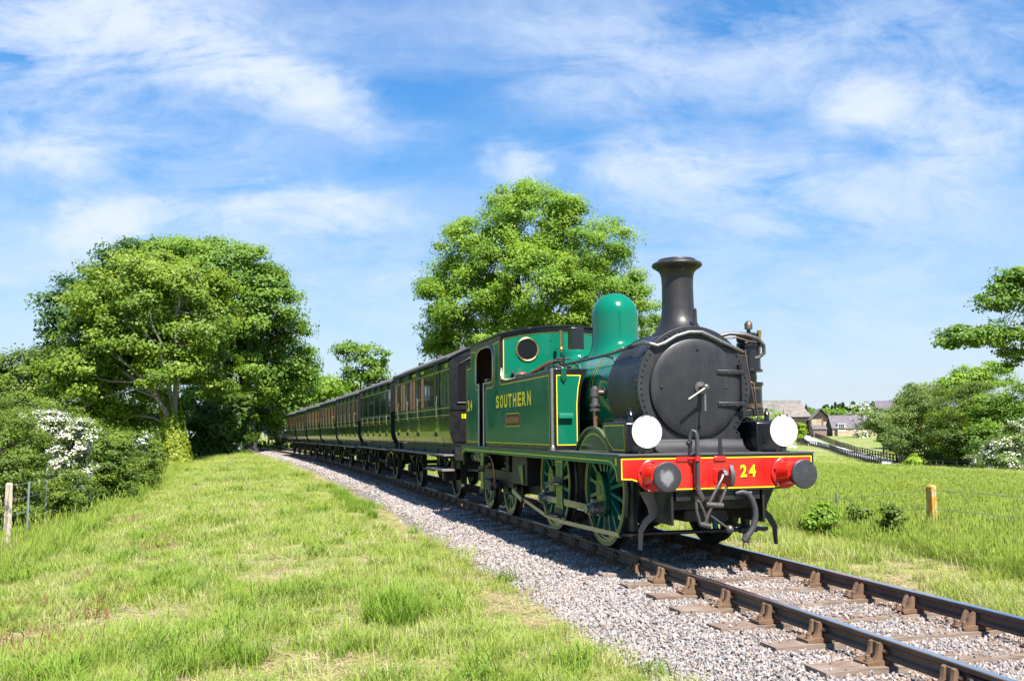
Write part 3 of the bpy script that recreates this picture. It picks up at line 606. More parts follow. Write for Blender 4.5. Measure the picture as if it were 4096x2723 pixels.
dm = [(.46, -.005, 0), (.445, .012, 0), (.41, .035, .05), (.375, .085, .25), (.358, .16, .6), (.353, .26, 1)]+[(.353, .35, 1), (.353, .535, 1)]+[(.353*cos(radians(a)), .535+.345*sin(radians(a)), 1) for a in range(9, 90, 9)]+[(.002, .88, 1)]
obj('dome', on_crown(dm, -1.50, RB, ZB+RB, 64), M['green'], L, smooth=60)
sv = [(.33, -.005, 0), (.32, .012, 0), (.295, .03, .1), (.285, .07, .6), (.283, .11, 1), (.27, .145, 1), (.20, .155, 1), (.002, .157, 1)]
svb = obj('safety_valve_seat', on_crown(sv, -3.28, RB, ZB+RB, 48), M['green'], L, smooth=50)
obj('safety_valve_casing', MB().prism([(-.13, 2.90), (.13, 2.90), (.12, 2.925), (.115, 3.27), (.125, 3.285), (.115, 3.30), (-.115, 3.30), (-.125, 3.285), (-.115, 3.27), (-.12, 2.925)], 'x', -3.37, -3.19), M['black'], svb, bevel=.012)
obj('whistle', MB().cyl((-3.52, -.19, 0), 'z', .030, 2.98, 3.26, 12).lathe([(.035, 2.90), (.05, 2.95), (.03, 2.98)], (-3.52, -.19, 0), 'z', 12).cyl((-3.52, -.19, 0), 'z', .036, 3.25, 3.275, 12), M['brass'], L)
# handrails
def knob(p, q, par, m): obj('handrail_knob', MB().tube([q, tuple((Vector(q)*.4+Vector(p)*.6)), p], [.018, .010, .014], 8).sphere(p, .024, 10, 8), m, par)
for s in (-1, 1):
    hr = obj('boiler_handrail', MB().tube([(.62, s*.655, 2.60), (.0, s*.655, 2.565), (-1.0, s*.655, 2.56), (-3.76, s*.655, 2.56)], .021, 10), M['ironh'], L)
    for x_ in (-.35, -1.75, -3.0): knob((x_, s*.655, 2.562), (x_, s*.50, 2.53), hr, M['black'])
    obj('rail_sleeve', MB().tube([(.72, s*.655, 2.605), (.55, s*.655, 2.597)], .03, 10), M['blackm'], hr)
pts = [(.70, -.655, 2.605), (.88, -.66, 2.615), (1.02, -.655, 2.615), (1.105, -.60, 2.59), (1.125, -.52, 2.565), (1.125, -.42, 2.60), (1.125, -.26, 2.69), (1.125, -.08, 2.745), (1.125, .10, 2.748), (1.125, .25, 2.685), (1.125, .42, 2.61), (1.10, .60, 2.545), (1.02, .72, 2.52), (.80, .78, 2.53)]
fr = obj('front_handrail', MB().tube(pts, .024, 12), M['steel'], L)
for p in ((1.125, -.42, 2.60), (1.125, .42, 2.61)): knob(p, (1.07, p[1]*1.03, p[2]-.02), fr, M['steel'])
# --- splashers and sandboxes
for s in (-1, 1):
    for cx in (0.0,):
        ar = arc(cx, .7365, .815, 39, 141, 28); ar2 = [p for p in ar]
        sp = obj('splasher', MB().prism([(cx+.66, 1.25)]+ar2+[(cx-.66, 1.25)], 'y', s*.66, s*.955), M['green_dark'], L)
        rim = MB(); r1 = arc(cx, .7365, .845, 37, 143, 28); r0 = arc(cx, .7365, .812, 39, 141, 28)
        rim.prism(r1+r0[::-1], 'y', s*.94, s*.985); obj('splasher_beading', rim, M['tyre'], sp)
        pa = arc(cx, .7365, .745, 44.5, 135.5, 22)
        obj('panel', MB().prism(pa, 'y', s*.955, s*.958), M['green_dark'], sp)
        obj('lining', MB().ribbon(pa, .011, 'y', s*.9595, True), M['yellow'], sp)
    sbx = [(.86, 1.251), (1.34, 1.251), (1.34, 1.60), (1.31, 1.63), (.60, 1.63), (.56, 1.58), (.62, 1.485), (.73, 1.37)]
    bx = obj('sandbox', MB().prism(sbx, 'y', s*.70, s*1.05), M['black'], L, bevel=.012)
    pn = [(.93, 1.29), (1.285, 1.29), (1.285, 1.585), (.66, 1.585), (.635, 1.545), (.70, 1.45), (.80, 1.36)]
    obj('panel', MB().prism(pn, 'y', s*1.05, s*1.053), M['green_dark'], bx)
    obj('lining', MB().ribbon(pn, .010, 'y', s*1.0545, True), M['yellow'], bx)
    obj('sandbox_lid', MB().lathe([(.10, 1.63), (.10, 1.655), (.085, 1.665), (.02, 1.668), (.02, 1.685), (.001, 1.69)], (.80, s*.88, 0), 'z', 20).lathe([(.035, 1.63), (.03, 1.70), (.045, 1.71), (.03, 1.74), (.015, 1.76), (.015, 1.79)], (1.20, s*.93, 0), 'z', 12), M['black'], bx)
    obj('round_cover', MB().lathe([(.085, 1.340), (.085, 1.347), (.001, 1.348)], (0, s*.86, 1.42), 'x', 24), M['black'], bx)
# --- side tanks
for s in (-1, 1):
    tp = [(s*1.23, 1.251), (s*.84, 1.251), (s*.84, 1.90), (s*.81, 2.15), (s*.72, 2.39), (s*.70, 2.41), (s*1.215, 2.41), (s*1.23, 2.395)]
    tk = obj('side_tank', MB().prism(tp, 'x', -3.79, -.83), M['black'], L, bevel=.004)
    fp_ = [(s*1.185, 1.325), (s*.885, 1.325), (s*.885, 1.90), (s*.865, 2.12), (s*.825, 2.315), (s*1.185, 2.315)]
    obj('front_panel', MB().prism(fp_, 'x', -.83, -.8275), M['green'], tk)
    obj('lining', MB().ribbon(fp_, .012, 'x', -.8260, True), M['yellow'], tk)
    obj('hood', MB().prism([(-.828, 1.775), (-.80, 1.775), (-.765, 1.715), (-.765, 1.70), (-.828, 1.71)], 'y', s*1.165, s*.955), M['green'], tk)
    obj('tank_corner_pillar', MB().cyl((-.85, s*1.245, 0), 'z', .024, 1.252, 2.42, 12).lathe([(.04, 1.251), (.034, 1.30), (.024, 1.32)], (-.85, s*1.245, 0), 'z', 12), M['rodsteel'], tk)
    obj('tank_filler', MB().lathe([(.20, 2.41), (.20, 2.455), (.185, 2.475), (.02, 2.485)], (-1.30, s*1.0, 0), 'z', 32), M['black'], tk)
    obj('filler_clamp', MB().tube([(-1.15, s*1.13, 2.43), (-1.12, s*1.13, 2.53), (-1.30, s*1.0, 2.56), (-1.45, s*.9, 2.50)], .014, 8).tube([(-.90, s*1.06, 2.40), (-.88, s*1.06, 2.56), (-.88, s*1.06, 2.60)], [.025, .018, .022], 8).tube([(-.88, s*1.17, 2.555), (-.88, s*.95, 2.555)], .014, 8), M['black'], tk)
    obj('filler_bracket', MB().prism([(s*1.04, 2.43), (s*1.125, 2.43), (s*1.125, 2.27), (s*1.082, 2.20), (s*1.04, 2.27)], 'x', -.826, -.80), M['green_dark'], tk, bevel=.01)
    # side panel and lining running from the tank onto the front of the cab side
    pa = [(-4.83, 1.325), (-1.03, 1.325), (-1.03, 2.325), (-3.66, 2.325), (-3.76, 2.345), (-3.83, 2.41), (-3.85, 2.50), (-3.85, 3.10), (-4.24, 3.08), (-4.18, 2.98), (-4.18, 2.42), (-4.24, 2.34), (-4.34, 2.31), (-4.83, 2.31)]
    ca = [(-4.88, 1.251), (-3.785, 1.251), (-3.785, 3.20), (-4.94, 3.20), (-4.94, 3.085), (-4.60, 3.08), (-4.42, 3.04), (-4.31, 2.95), (-4.28, 2.84), (-4.28, 2.50), (-4.31, 2.43), (-4.38, 2.41), (-4.88, 2.41)]
    cb = [(-6.10, 1.251), (-5.30, 1.251), (-5.30, 2.41), (-5.50, 2.41), (-5.57, 2.43), (-5.60, 2.50), (-5.60, 2.84), (-5.57, 2.95), (-5.46, 3.04), (-5.28, 3.08), (-4.94, 3.085), (-4.94, 3.20), (-6.10, 3.20)]
    cab = obj('cab_side', MB().prism(ca, 'y', s*1.20, s*1.2305), M['black'], L)
    obj('cab_side', MB().prism(cb, 'y', s*1.20, s*1.2305), M['black'], L)
    obj('side_panel', MB().prism(pa, 'y', s*1.2305, s*1.2325), M['green'], tk)
    obj('lining', MB().ribbon(pa, .012, 'y', s*1.2340, True), M['yellow'], tk)
    pb = [(-6.40, 1.325), (-5.38, 1.325), (-5.38, 2.30), (-5.56, 2.32), (-5.67, 2.38), (-5.70, 2.47), (-5.70, 2.98), (-5.60, 3.06), (-6.00, 3.08), (-6.02, 2.86), (-6.10, 2.77), (-6.40, 2.76)]
    bun = obj('cab_rear_panel', MB().prism(pb, 'y', s*1.2305, s*1.2325), M['green'], L)
    obj('lining', MB().ribbon(pb, .012, 'y', s*1.2340, True), M['yellow'], bun)
    # beading round the doorway, grab rails
    opn = [(-4.88, 2.41), (-4.38, 2.41), (-4.31, 2.43), (-4.28, 2.50), (-4.28, 2.84), (-4.31, 2.95), (-4.42, 3.04), (-4.60, 3.08), (-4.94, 3.085), (-5.28, 3.08), (-5.46, 3.04), (-5.57, 2.95), (-5.60, 2.84), (-5.60, 2.50), (-5.57, 2.43), (-5.50, 2.41), (-5.30, 2.41)]
    obj('doorway_beading', MB().tube([(a, s*1.232, b) for a, b in opn], .020, 8), M['rodsteel'], cab)
    for x_ in (-4.90, -5.29): obj('grab_rail', MB().cyl((x_, s*1.25, 0), 'z', .020, 1.252, 2.42, 10), M['rodsteel'], cab)
    obj('grab_handle', MB().tube([(-4.30, s*1.235, 2.455), (-4.36, s*1.30, 2.455), (-4.55, s*1.30, 2.45), (-4.60, s*1.30, 2.45)], [.02, .016, .024, .016], 8), M['black'], cab)
    # tank top scroll where the tank meets the cab front
    obj('scroll_plate', MB().prism([(-3.785, 2.41), (-3.60, 2.41), (-3.68, 2.43), (-3.74, 2.50), (-3.755, 2.62), (-3.785, 2.62)], 'y', s*1.20, s*1.2305), M['rodsteel'], tk)
    if s < 0:
        word = 'SOUTHERN'; xs0 = [-3.96, -3.68, -3.41, -3.135, -2.85, -2.57, -2.305, -2.03]
        for ch_, x_ in zip(word, xs0): lettering('letter', ch_, .205, .225, (x_, -1.2345, 2.035), 'y', M['letter'], tk, .035, True)
        for ch_, x_ in zip('24', (-6.24, -6.01)): lettering('number', ch_, .185, .215, (x_, -1.2345, 2.035), 'y', M['letter'], bun, .035, True)
        pl = MB(); pl.prism([(-3.40, 1.605), (-2.60, 1.605), (-2.56, 1.635), (-2.56, 1.785), (-2.60, 1.815), (-3.40, 1.815), (-3.44, 1.785), (-3.44, 1.635)], 'y', -1.2325, -1.2345)
        np_ = obj('nameplate', pl, M['black'], tk)
        obj('nameplate_field', MB().box(-3.42, -2.58, -1.2355, -1.243, 1.655, 1.765), M['maroonplate'], np_, bevel=.004)
        obj('lining', MB().ribbon([(-3.40, 1.605), (-2.60, 1.605), (-2.56, 1.635), (-2.56, 1.785), (-2.60, 1.815), (-3.40, 1.815), (-3.44, 1.785), (-3.44, 1.635)], .010, 'y', -1.2352, True), M['yellow'], np_)
        lettering('plate_lettering', 'CALBOURNE', .74, .075, (-3.0, -1.2445, 1.71), 'y', M['brass'], np_, .03, depth=.004)
        obj('plate_seam', MB().box(-4.83, -.99, -1.2325, -1.236, 1.497, 1.503), M['steel'], tk)
obj('clack_valve', MB().lathe([(.05, 1.80), (.055, 1.84), (.05, 1.86), (.045, 1.98), (.058, 1.985), (.06, 2.09), (.045, 2.10), (.04, 2.125), (.02, 2.13)], (-.22, -.84, 0), 'z', 16).lathe([(.075, 1.855), (.075, 1.88)], (-.22, -.84, 0), 'z', 8).lathe([(.075, 1.79), (.075, 1.815)], (-.22, -.84, 0), 'z', 8).cyl((-.22, 0, 2.04), 'y', .04, -.84, -.69, 12), M['ironh'], L)
obj('clack_flange', MB().cyl((-.22, 0, 2.04), 'y', .085, -.72, -.69, 20), M['ironh'], L)
obj('feed_pipe', MB().tube([(-.22, -.84, 1.80), (-.22, -.84, 1.60), (-.22, -.83, 1.40), (-.24, -.80, 1.24)], .028, 10), M['copper'], L)
obj('regulator_pipe', MB().tube([(-3.62, -.80, 2.47), (-3.2, -.72, 2.56), (-2.9, -.60, 2.66), (-2.75, -.42, 2.70)], .035, 10), M['copper'], L)
obj('steam_fountain', MB().sphere((-3.30, -.98, 2.43), .13, 16, 10, .8), M['copper'], L)
obj('valve_gear_rod', MB().tube([(-3.75, -.95, 2.50), (-3.2, -1.10, 2.45), (-2.6, -1.05, 2.44)], .02, 8).tube([(-3.5, -1.1, 2.43), (-3.42, -1.1, 2.52)], .03, 8), M['blackm'], L)
# --- cab front, roof and inside
def roofz(y, e=3.195, p=3.372, w=1.29): return p-(p-e)*(y/w)**2
cf = [(-1.23, 2.40), (1.23, 2.40)]+[(y_, roofz(y_)-.012) for y_ in np.linspace(1.23, -1.23, 25)]
cfo = obj('cab_front', MB().prism(cf, 'x', -3.81, -3.78), M['black'], L)
gf = [(-1.17, 2.43), (1.17, 2.43)]+[(y_, roofz(y_)-.095) for y_ in np.linspace(1.17, -1.17, 25)]
obj('front_panel', MB().prism(gf, 'x', -3.78, -3.777), M['green'], cfo)
obj('lining', MB().ribbon(gf, .014, 'x', -3.7752, True), M['yellow'], cfo)
for s in (-1, 1):
    w = obj('round_window', MB().lathe([(.185, -3.776), (.185, -3.770), (.001, -3.770)], (0, s*.735, 2.955), 'x', 40), M['glass'], cfo)
    obj('window_frame', MB().lathe([(.180, -3.776), (.183, -3.758), (.200, -3.752), (.213, -3.76), (.214, -3.776)], (0, s*.735, 2.955), 'x', 40, cap=False), M['brass'], w)
rvt = MB()
for y_ in np.linspace(-1.1, 1.1, 14): rvt.sphere((-3.775, y_, roofz(y_)-.055), .011, 6, 4)
for y_, z_ in ((-.30, 3.12), (-.12, 3.12), (-.2, 2.98), (.2, 3.0), (.32, 3.12)): rvt.sphere((-3.776, y_, z_), .012, 6, 4)
obj('rivets', rvt, M['black'], cfo)
ys_ = np.linspace(-1.30, 1.30, 27)
rf = [(y_, roofz(y_, 3.19, 3.375, 1.30)) for y_ in ys_]+[(y_, roofz(y_, 3.19, 3.375, 1.30)+.026) for y_ in ys_[::-1]]
obj('cab_roof', MB().prism(rf, 'x', -6.22, -3.70), M['black'], L)
obj('cab_floor', MB().box(-6.1, -3.82, -1.19, 1.19, 1.26, 1.32), M['brownwood'], L)
obj('cab_back', MB().box(-6.12, -6.08, -1.19, 1.19, 1.26, 3.18), M['brownwood'], L)
obj('backhead', MB().box(-4.25, -3.83, -.62, .62, 1.33, 2.85), M['cabdark'], L, bevel=.05)
obj('cab_bulkhead', MB().box(-4.6, -3.84, .64, 1.19, 1.33, 2.4).box(-4.6, -3.84, -1.19, -.64, 1.33, 2.38), M['brownwood'], L)
bk = obj('coal_bunker', MB().box(-6.50, -6.125, -1.2295, 1.2295, 1.251, 2.83), M['black'], L, bevel=.004)
obj('bunker_beading', MB().tube([(-6.125, -1.235, 2.83), (-6.50, -1.235, 2.83), (-6.50, 1.235, 2.83), (-6.125, 1.235, 2.83)], .02, 8), M['black'], bk)
obj('rear_beam', MB().box(-6.70, -6.65, -1.24, 1.24, .85, 1.225), M['black'], L)
for s in (-1, 1): obj('rear_buffer', MB().lathe([(.15, -6.70), (.15, -6.73), (.10, -6.80), (.09, -6.90), (.165, -6.98), (.165, -7.01)], (0, s*.87, 1.03), 'x', 24), M['blackm'], L)
# --- air pump on the far side of the smokebox
pc = (.72, 1.0)
pump = obj('air_pump', MB().lathe([(.165, 2.28), (.165, 2.31), (.14, 2.32), (.14, 2.60), (.165, 2.605), (.165, 2.66), (.14, 2.68), (.05, 2.70)], (*pc, 0), 'z', 28).lathe([(.08, 2.14), (.09, 2.2), (.08, 2.30)], (*pc, 0), 'z', 16).lathe([(.155, 1.77), (.165, 1.80), (.146, 1.81), (.146, 2.09), (.165, 2.10), (.165, 2.14), (.05, 2.15)], (*pc, 0), 'z', 28), M['black'], L)
obj('pump_head', MB().box(.63, .81, .86, 1.05, 2.68, 2.80).lathe([(.03, 2.76), (.03, 2.84)], (*pc, 0), 'z', 10).lathe([(.055, 2.68), (.055, 2.80)], (.72, 1.08, 0), 'z', 12).lathe([(.05, 2.69), (.05, 2.81)], (.70, .88, 0), 'z', 12), M['black'], pump, bevel=.012)
obj('oil_cup', MB().lathe([(.022, 2.82), (.022, 2.845), (.052, 2.85), (.055, 2.92), (.045, 2.935), (.03, 2.955), (.01, 2.962)], (*pc, 0), 'z', 10), M['bronze'], pump)
obj('pump_band', MB().lathe([(.1475, 1.81), (.1475, 1.86)], (*pc, 0), 'z', 28, cap=False).lathe([(.1475, 2.05), (.1475, 2.09)], (*pc, 0), 'z', 28, cap=False), M['bronze'], pump)
obj('steam_valve', MB().tube([(.78, 1.10, 2.55), (.78, 1.115, 2.70), (.78, 1.125, 2.83)], [.03, .024, .03], 10).sphere((.80, 1.06, 2.65), .035, 10, 8), M['brass'], pump)
obj('steam_pipe', MB().tube([(.80, .45, 2.73), (.85, .65, 2.775), (.88, .85, 2.76), (.90, 1.02, 2.71), (.90, 1.11, 2.62), (.88, 1.12, 2.52), (.85, 1.05, 2.46), (.82, .95, 2.455)], .026, 10), M['ironh'], pump)
obj('oil_pipe', MB().tube([(.92, .55, 2.70), (.93, .70, 2.715), (.94, .85, 2.67), (.90, 1.0, 2.66)], .011, 8), M['bronze'], pump)
obj('drain_pipe', MB().tube([(.95, .80, 2.55), (.98, .80, 2.40), (.99, .86, 2.0), (1.0, .92, 1.7), (1.02, .96, 1.26)], .010, 6).tube([(.97, .82, 2.15), (1.0, .88, 2.12), (1.01, .90, 1.85), (1.03, .95, 1.27)], .009, 6), M['bronze'], pump)
obj('pump_bracket', MB().box(.60, .86, .70, .90, 2.30, 2.50).box(.60, .86, .70, .92, 1.95, 2.10).box(.55, .95, .76, 1.04, 1.70, 1.78), M['blackm'], pump, bevel=.01)
# --- white headcode discs resting on their brackets
for s, lab in ((-1, 'round white route disc nearest the camera, left end of the red buffer beam'), (1, 'round white route disc beyond the air pump, right end of the red buffer beam')):
    d = tag(obj('route_disc', MB().lathe([(.187, -.006), (.189, 0), (.187, .006), (.001, .006)], (0, 0, 0), 'x', 56), M['white'], None, loc=(1.612, s*.905, 1.505)), lab, 'disc', 'white route discs on the buffer beam')
    hk_ = MB()
    for y_ in (-.05, .05): hk_.tube([(.008, y_, .165), (.016, y_, .178), (.010, y_, .20), (-.008, y_, .20), (-.012, y_, .178)], .0055, 6)
    obj('disc_clip', hk_, M['blackm'], d)
    rv2 = MB()
    for y_, z_ in ((-.04, -.07), (.045, -.07), (-.05, -.165), (.05, -.165)): rv2.sphere((.007, y_, z_), .007, 8, 6)
    obj('rivets', rv2, M['ironh'], d)
# ------------------------------------------------------------ the carriages
M['cgreen'] = paint('carriage_green_varnish', (.010, .060, .022), .13, 0, .10, 2.0)
M['cgreen2'] = paint('carriage_dark_green_varnish', (.006, .036, .016), .13, 0, .12, 2.0)
M['bead'] = paint('carriage_beading_green', (.060, .105, .030), .3, 0, .15, 4, coat=.4)
M['cline'] = paint('carriage_lining_yellow', (.62, .48, .07), .4, 0, .1, 6)
M['seam'] = paint('door_seam_shadow_gap', (.008, .010, .008), .7, 0, .1, 5)
M['roof'] = paint('carriage_roof_canvas', (.085, .080, .078), .75, 0, .15, 3, grime_sheen=(.16, .15, .145), gs=3, gamt=.5)
M['plank'] = paint('footboard_wood', (.20, .175, .15), .8, 0, .3, 7, bump=.2, bscale=30)
M['cend'] = paint('carriage_end_black', (.006, .006, .007), .42, 0, .2, 3)
t = NT('window_wood_painted_sunlit'); gr = t.noise(3, 5, .6, sc=(9, 9, .6))  # brown brightened in the colour to stand in for sunlight through the compartments
c = t.ramp(gr, [(.3, (.38, .13, .055)), (.55, (.66, .25, .11)), (.8, (.82, .38, .19))])
t.set(**{'Base Color': c, 'Roughness': .5, 'Specular IOR Level': .25}); M['wlit'] = t.m
t = NT('window_wood_painted_dim'); gr = t.noise(3, 5, .6, sc=(9, 9, .6))  # duller copy of the window brown, less sunlight put into its colour
c = t.ramp(gr, [(.3, (.12, .05, .03)), (.55, (.30, .13, .07)), (.8, (.48, .23, .13))])
t.set(**{'Base Color': c, 'Roughness': .4, 'Specular IOR Level': .3}); M['wdim'] = t.m
M['openblack'] = paint('open_window_dark_compartment', (.012, .007, .006), .8, 0, .3, 5)
M['handle'] = paint('door_handle_brass', (.62, .47, .27), .35, 1, .15, 15)
M['ventgreen'] = paint('louvre_green', (.05, .085, .045), .45, 0, .15, 8)
t = NT('skin_and_dark_shirt'); sp_ = t.new('ShaderNodeSeparateXYZ'); t.link(t.objc(), sp_.inputs[0]); f_ = t.math('MAXIMUM', t.math('GREATER_THAN', sp_.outputs['Z'], 1.52), t.math('LESS_THAN', sp_.outputs['Y'], -.13)); t.set(**{'Base Color': t.mix(f_, (.05, .055, .08), (.55, .33, .25)), 'Roughness': .65}); M['skin'] = t.m
M['whitebit'] = paint('white_paper', (.75, .74, .72), .6, 0, .03, 9)
def cprofile(z0, ze):
    # half-width of the body side by height: tumblehome below the waist, upright above
    return [(1.135, z0), (1.165, z0+.07), (1.205, z0+.16), (1.235, z0+.26), (1.247, z0+.34), (1.25, z0+.42), (1.25, ze-.10), (1.235, ze-.02), (1.20, ze)]
def cw_at(z, pr): return float(np.interp(z, [p[1] for p in pr], [p[0] for p in pr]))
def side_strip(pr, x0, x1, za, zb, off, s=-1, n=7):
    zs = np.linspace(za, zb, n); m_ = MB()
    V = [(x, s*(cw_at(z, pr)+off), z) for z in zs for x in (x0, x1)]
    return m_.add(V, [(2*i, 2*i+1, 2*i+3, 2*i+2) for i in range(n-1)])
def panel3(x0, x1, z0, z1, yo, th, s=-1): return MB().box(x0, x1, min(s*yo, s*(yo+th)), max(s*yo, s*(yo+th)), z0, z1)
def carriage(label, xf, xr, z0, ze, cols, wheels, style, lettered=False, near=True):
    Lc = xf-xr; xm = (xf+xr)/2; ang = trkang(xm); h = Lc/2
    root = thing('passenger_carriage', label, 'carriage', (xm, yc(xm), 0), ang, 'green carriages of the train')
    pr = cprofile(z0, ze); out = [(-a, b) for a, b in pr]+[(a, b) for a, b in pr[::-1]]
    body = obj('body', MB().prism(out, 'x', -h+.03, h-.03), M['cgreen2' if style in ('dark', 'plain') else 'cgreen'], root)
    # ends
    zr = ze+.40
    def rz(y, up=0): return ze-.01+up+(zr-ze)*(1-(y/1.30)**2)
    ysr = np.linspace(-1.2, 1.2, 17); eo = [(-a, b) for a, b in pr[:-1]]+[(y, rz(y)-.01) for y in ysr]+[(a, b) for a, b in pr[:-1][::-1]]
    for sx, nm in ((1, 'end_wall'), (-1, 'end_wall')):
        e = obj(nm, MB().prism(eo, 'x', sx*(h-.03), sx*h), M['cend'], root)
        if sx > 0 and near:
            for s in (-1, 1):
                w = obj('end_window', MB().prism([(s*1.08, z0+.95), (s*.15, z0+.95), (s*.15, ze+.16), (s*.62, ze+.12), (s*1.08, ze-.16)], 'x', h, h+.004), M['glass'], e)
                obj('window_frame', MB().tube([(h+.008, a, b) for a, b in [(s*1.08, z0+.95), (s*.15, z0+.95), (s*.15, ze+.16), (s*.62, ze+.12), (s*1.08, ze-.16), (s*1.08, z0+.95)]], .022, 6), M['cend'], e)
            obj('end_moulding', MB().box(h, h+.02, -1.235, 1.235, z0+.80, z0+.83).box(h, h+.02, -1.12, 1.12, z0+.10, z0+.13), M['cend'], e)
            if lettered:
                pl = obj('dimension_plate', MB().box(h, h+.006, -.80, -.40, z0+.28, z0+.62), M['black'], e)
                lettering('plate_lettering', '31FT', .26, .07, (h+.007, -.61, z0+.49), 'x', M['letter'], e, .01)
                lettering('plate_lettering', '9FT 0', .26, .07, (h+.007, -.60, z0+.375), 'x', M['letter'], e, .01)
                lettering('set_number', 'II', .09, .10, (h+.007, -.93, z0+.66), 'x', M['letter'], e, .02)
    ysr = np.linspace(-1.31, 1.31, 21)
    ro = obj('roof', MB().prism([(y, rz(y)) for y in ysr]+[(y, rz(y, .045)) for y in ysr[::-1]], 'x', -h-.05, h+.05), M['roof'], root)
    obj('gutter', MB().box(-h-.04, h+.04, -1.325, -1.285, ze-.035, ze+.01).box(-h-.04, h+.04, 1.285, 1.325, ze-.035, ze+.01), M['cend'], ro)
    nv = 3 if lettered else max(2, int(Lc/2))
    for i in range(nv):
        xv = -h+Lc*(i+.5)/nv
        obj('roof_ventilator', MB().lathe([(.06, zr+.02), (.06, zr+.08), (.11, zr+.10), (.12, zr+.15), (.05, zr+.19), (.01, zr+.20)], (xv, -.1, 0), 'z', 12) if not lettered else MB().box(xv-.12, xv+.12, -.75, -.62, rz(.7)+.03, rz(.7)+.11), M['roof'], ro)
    # columns of the near side: x measured from the carriage middle
    zw0, zw1 = z0+.89, ze-.27            # window bottom and top
    for (xa, xb, kind) in cols:
        if kind == 'd':
            dw = .06
            dr = obj('door', side_strip(pr, xa-dw, xb+dw, z0+.06, ze-.20, .004), M['cgreen2' if style in ('dark', 'plain') else 'cgreen'], root)
            for xe in (xa-dw, xb+dw): obj('door_gap', side_strip(pr, xe-.008, xe+.008, z0+.06, ze-.2, .006), M['seam'], dr)
            obj('droplight', panel3(xa+.02, xb-.02, zw0+.02, zw1, 1.256, .004), M['openblack'] if style != 'dark' else M['glass'], dr)
            fr = MB()
            for a_, b_, c_, d_ in ((xa-.02, xa+.025, zw0, zw1+.02), (xb-.025, xb+.02, zw0, zw1+.02), (xa+.026, xb-.026, zw0-.02, zw0+.018), (xa+.026, xb-.026, zw1+.001, zw1+.03)): fr.box(a_, b_, -1.2645, -1.2605, c_, d_)
            obj('window_frame', fr, M['bead'], dr)
            obj('hinge', panel3(xa-dw-.10, xa-dw+.08, z0+.21, z0+.31, cw_at(z0+.26, pr)+.006, .012), M['cend'], dr)
            if near:
                hx = xb+dw+.02
                if style == 'loop': hh = [(hx, -1.262, z0+.60), (hx, -1.31, z0+.62), (hx, -1.31, z0+.85), (hx, -1.262, z0+.87)]
                else: hh = [(hx, -1.262, z0+.62), (hx, -1.33, z0+.64), (hx, -1.34, z0+.95), (hx, -1.32, z0+1.14), (hx-.02, -1.262, z0+1.16)]
                obj('grab_handle', MB().tube(hh, .017 if lettered else .022, 6), M['handle'], dr)
                if style == 'loop': obj('door_handle', MB().tube([(hx-.12, -1.262, z0+.72), (hx-.12, -1.30, z0+.72), (hx-.02, -1.30, z0+.72)], .018, 6), M['handle'], dr)
                else: obj('door_handle', MB().box(hx-.22, hx-.14, -1.275, -1.26, z0+.70, z0+.78).tube([(hx-.18, -1.275, z0+.74), (hx-.18, -1.305, z0+.74), (hx-.06, -1.305, z0+.74)], .013, 6), M['steel'], dr)
                lv = MB()
                for q_ in range(4): lv.prism([(-1.256, ze-.195+q_*.042), (-1.305, ze-.195+q_*.042), (-1.275, ze-.155+q_*.042), (-1.25, ze-.155+q_*.042)], 'x', xa-.05, xb+.05)
                obj('louvre_vent', lv, M['ventgreen'], dr)
        elif kind in ('w', 'g', 'm'):
            mm = {'w': M['wlit'], 'g': M['glass'], 'm': M['wdim']}[kind]
            w = obj('window', panel3(xa, xb, zw0+.03, zw1, 1.252, .003), mm, root)
            fr = MB()
            for a_, b_, c_, d_ in ((xa-.018, xa, zw0, zw1+.025), (xb, xb+.018, zw0, zw1+.025), (xa+.001, xb-.001, zw0, zw0+.03), (xa+.001, xb-.001, zw1+.001, zw1+.028)): fr.box(a_, b_, -1.2585, -1.2552, c_, d_)
            obj('window_frame', fr, M['bead'], w)
        elif kind == 'q':
            p_ = obj('quarter_panel', panel3(xa, xb, zw0+.03, zw1-.02, 1.251, .003), M['cgreen2'], root)
            obj('beading', MB().tube([(a, -1.256, b) for a, b in [(xa, zw0+.03), (xa, zw1-.08), ((xa+xb)/2, zw1-.01), (xb, zw1-.08), (xb, zw0+.03), (xa, zw0+.03)]], .012, 5), M['bead'], p_)
        elif kind == 's':
            obj('panel_seam', side_strip(pr, xa-.008, xa+.008, z0+.06, zw0-.12, .003), M['seam'], root)
    for z_, w_ in ((zw0-.04, .030), (zw0-.20, .026), (ze-.225, .022)):
        o = obj('waist_moulding', MB().box(-h+.03, h-.03, -1.2565, -1.2505, z_-w_/2, z_+w_/2), M['bead'], body)
        obj('lining', MB().box(-h+.03, h-.03, -1.2590, -1.2568, z_-w_*.22, z_+w_*.22), M['cline'], body)
    obj('bottom_moulding', side_strip(pr, -h+.03, h-.03, z0+.045, z0+.062, .004, n=2), M['seam'], body)
    if lettered:
        for tx, xx in (('SOUTHERN', -.55), ('RAILWAY', .62)):
            nb = obj('name_panel', panel3(xx-.25, xx+.25, ze-.17, ze-.07, 1.2505, .003), M['cgreen2'], body)
            lettering('panel_lettering', tx, .42, .075, (xx, -1.2555, ze-.12), 'y', M['letter'], nb, .02)
        lettering('carriage_number', '4115', .28, .09, (h-.32, -1.2535, ze-.14), 'y', M['letter'], body, .02)
    # underframe
    uf = obj('underframe', MB().box(-h, h, -1.05, 1.05, z0-.24, z0-.01).box(-h-.02, -h+.10, -1.12, 1.12, z0-.30, z0-.012).box(h-.10, h+.02, -1.12, 1.12, z0-.30, z0-.012), M['blackm'], root)
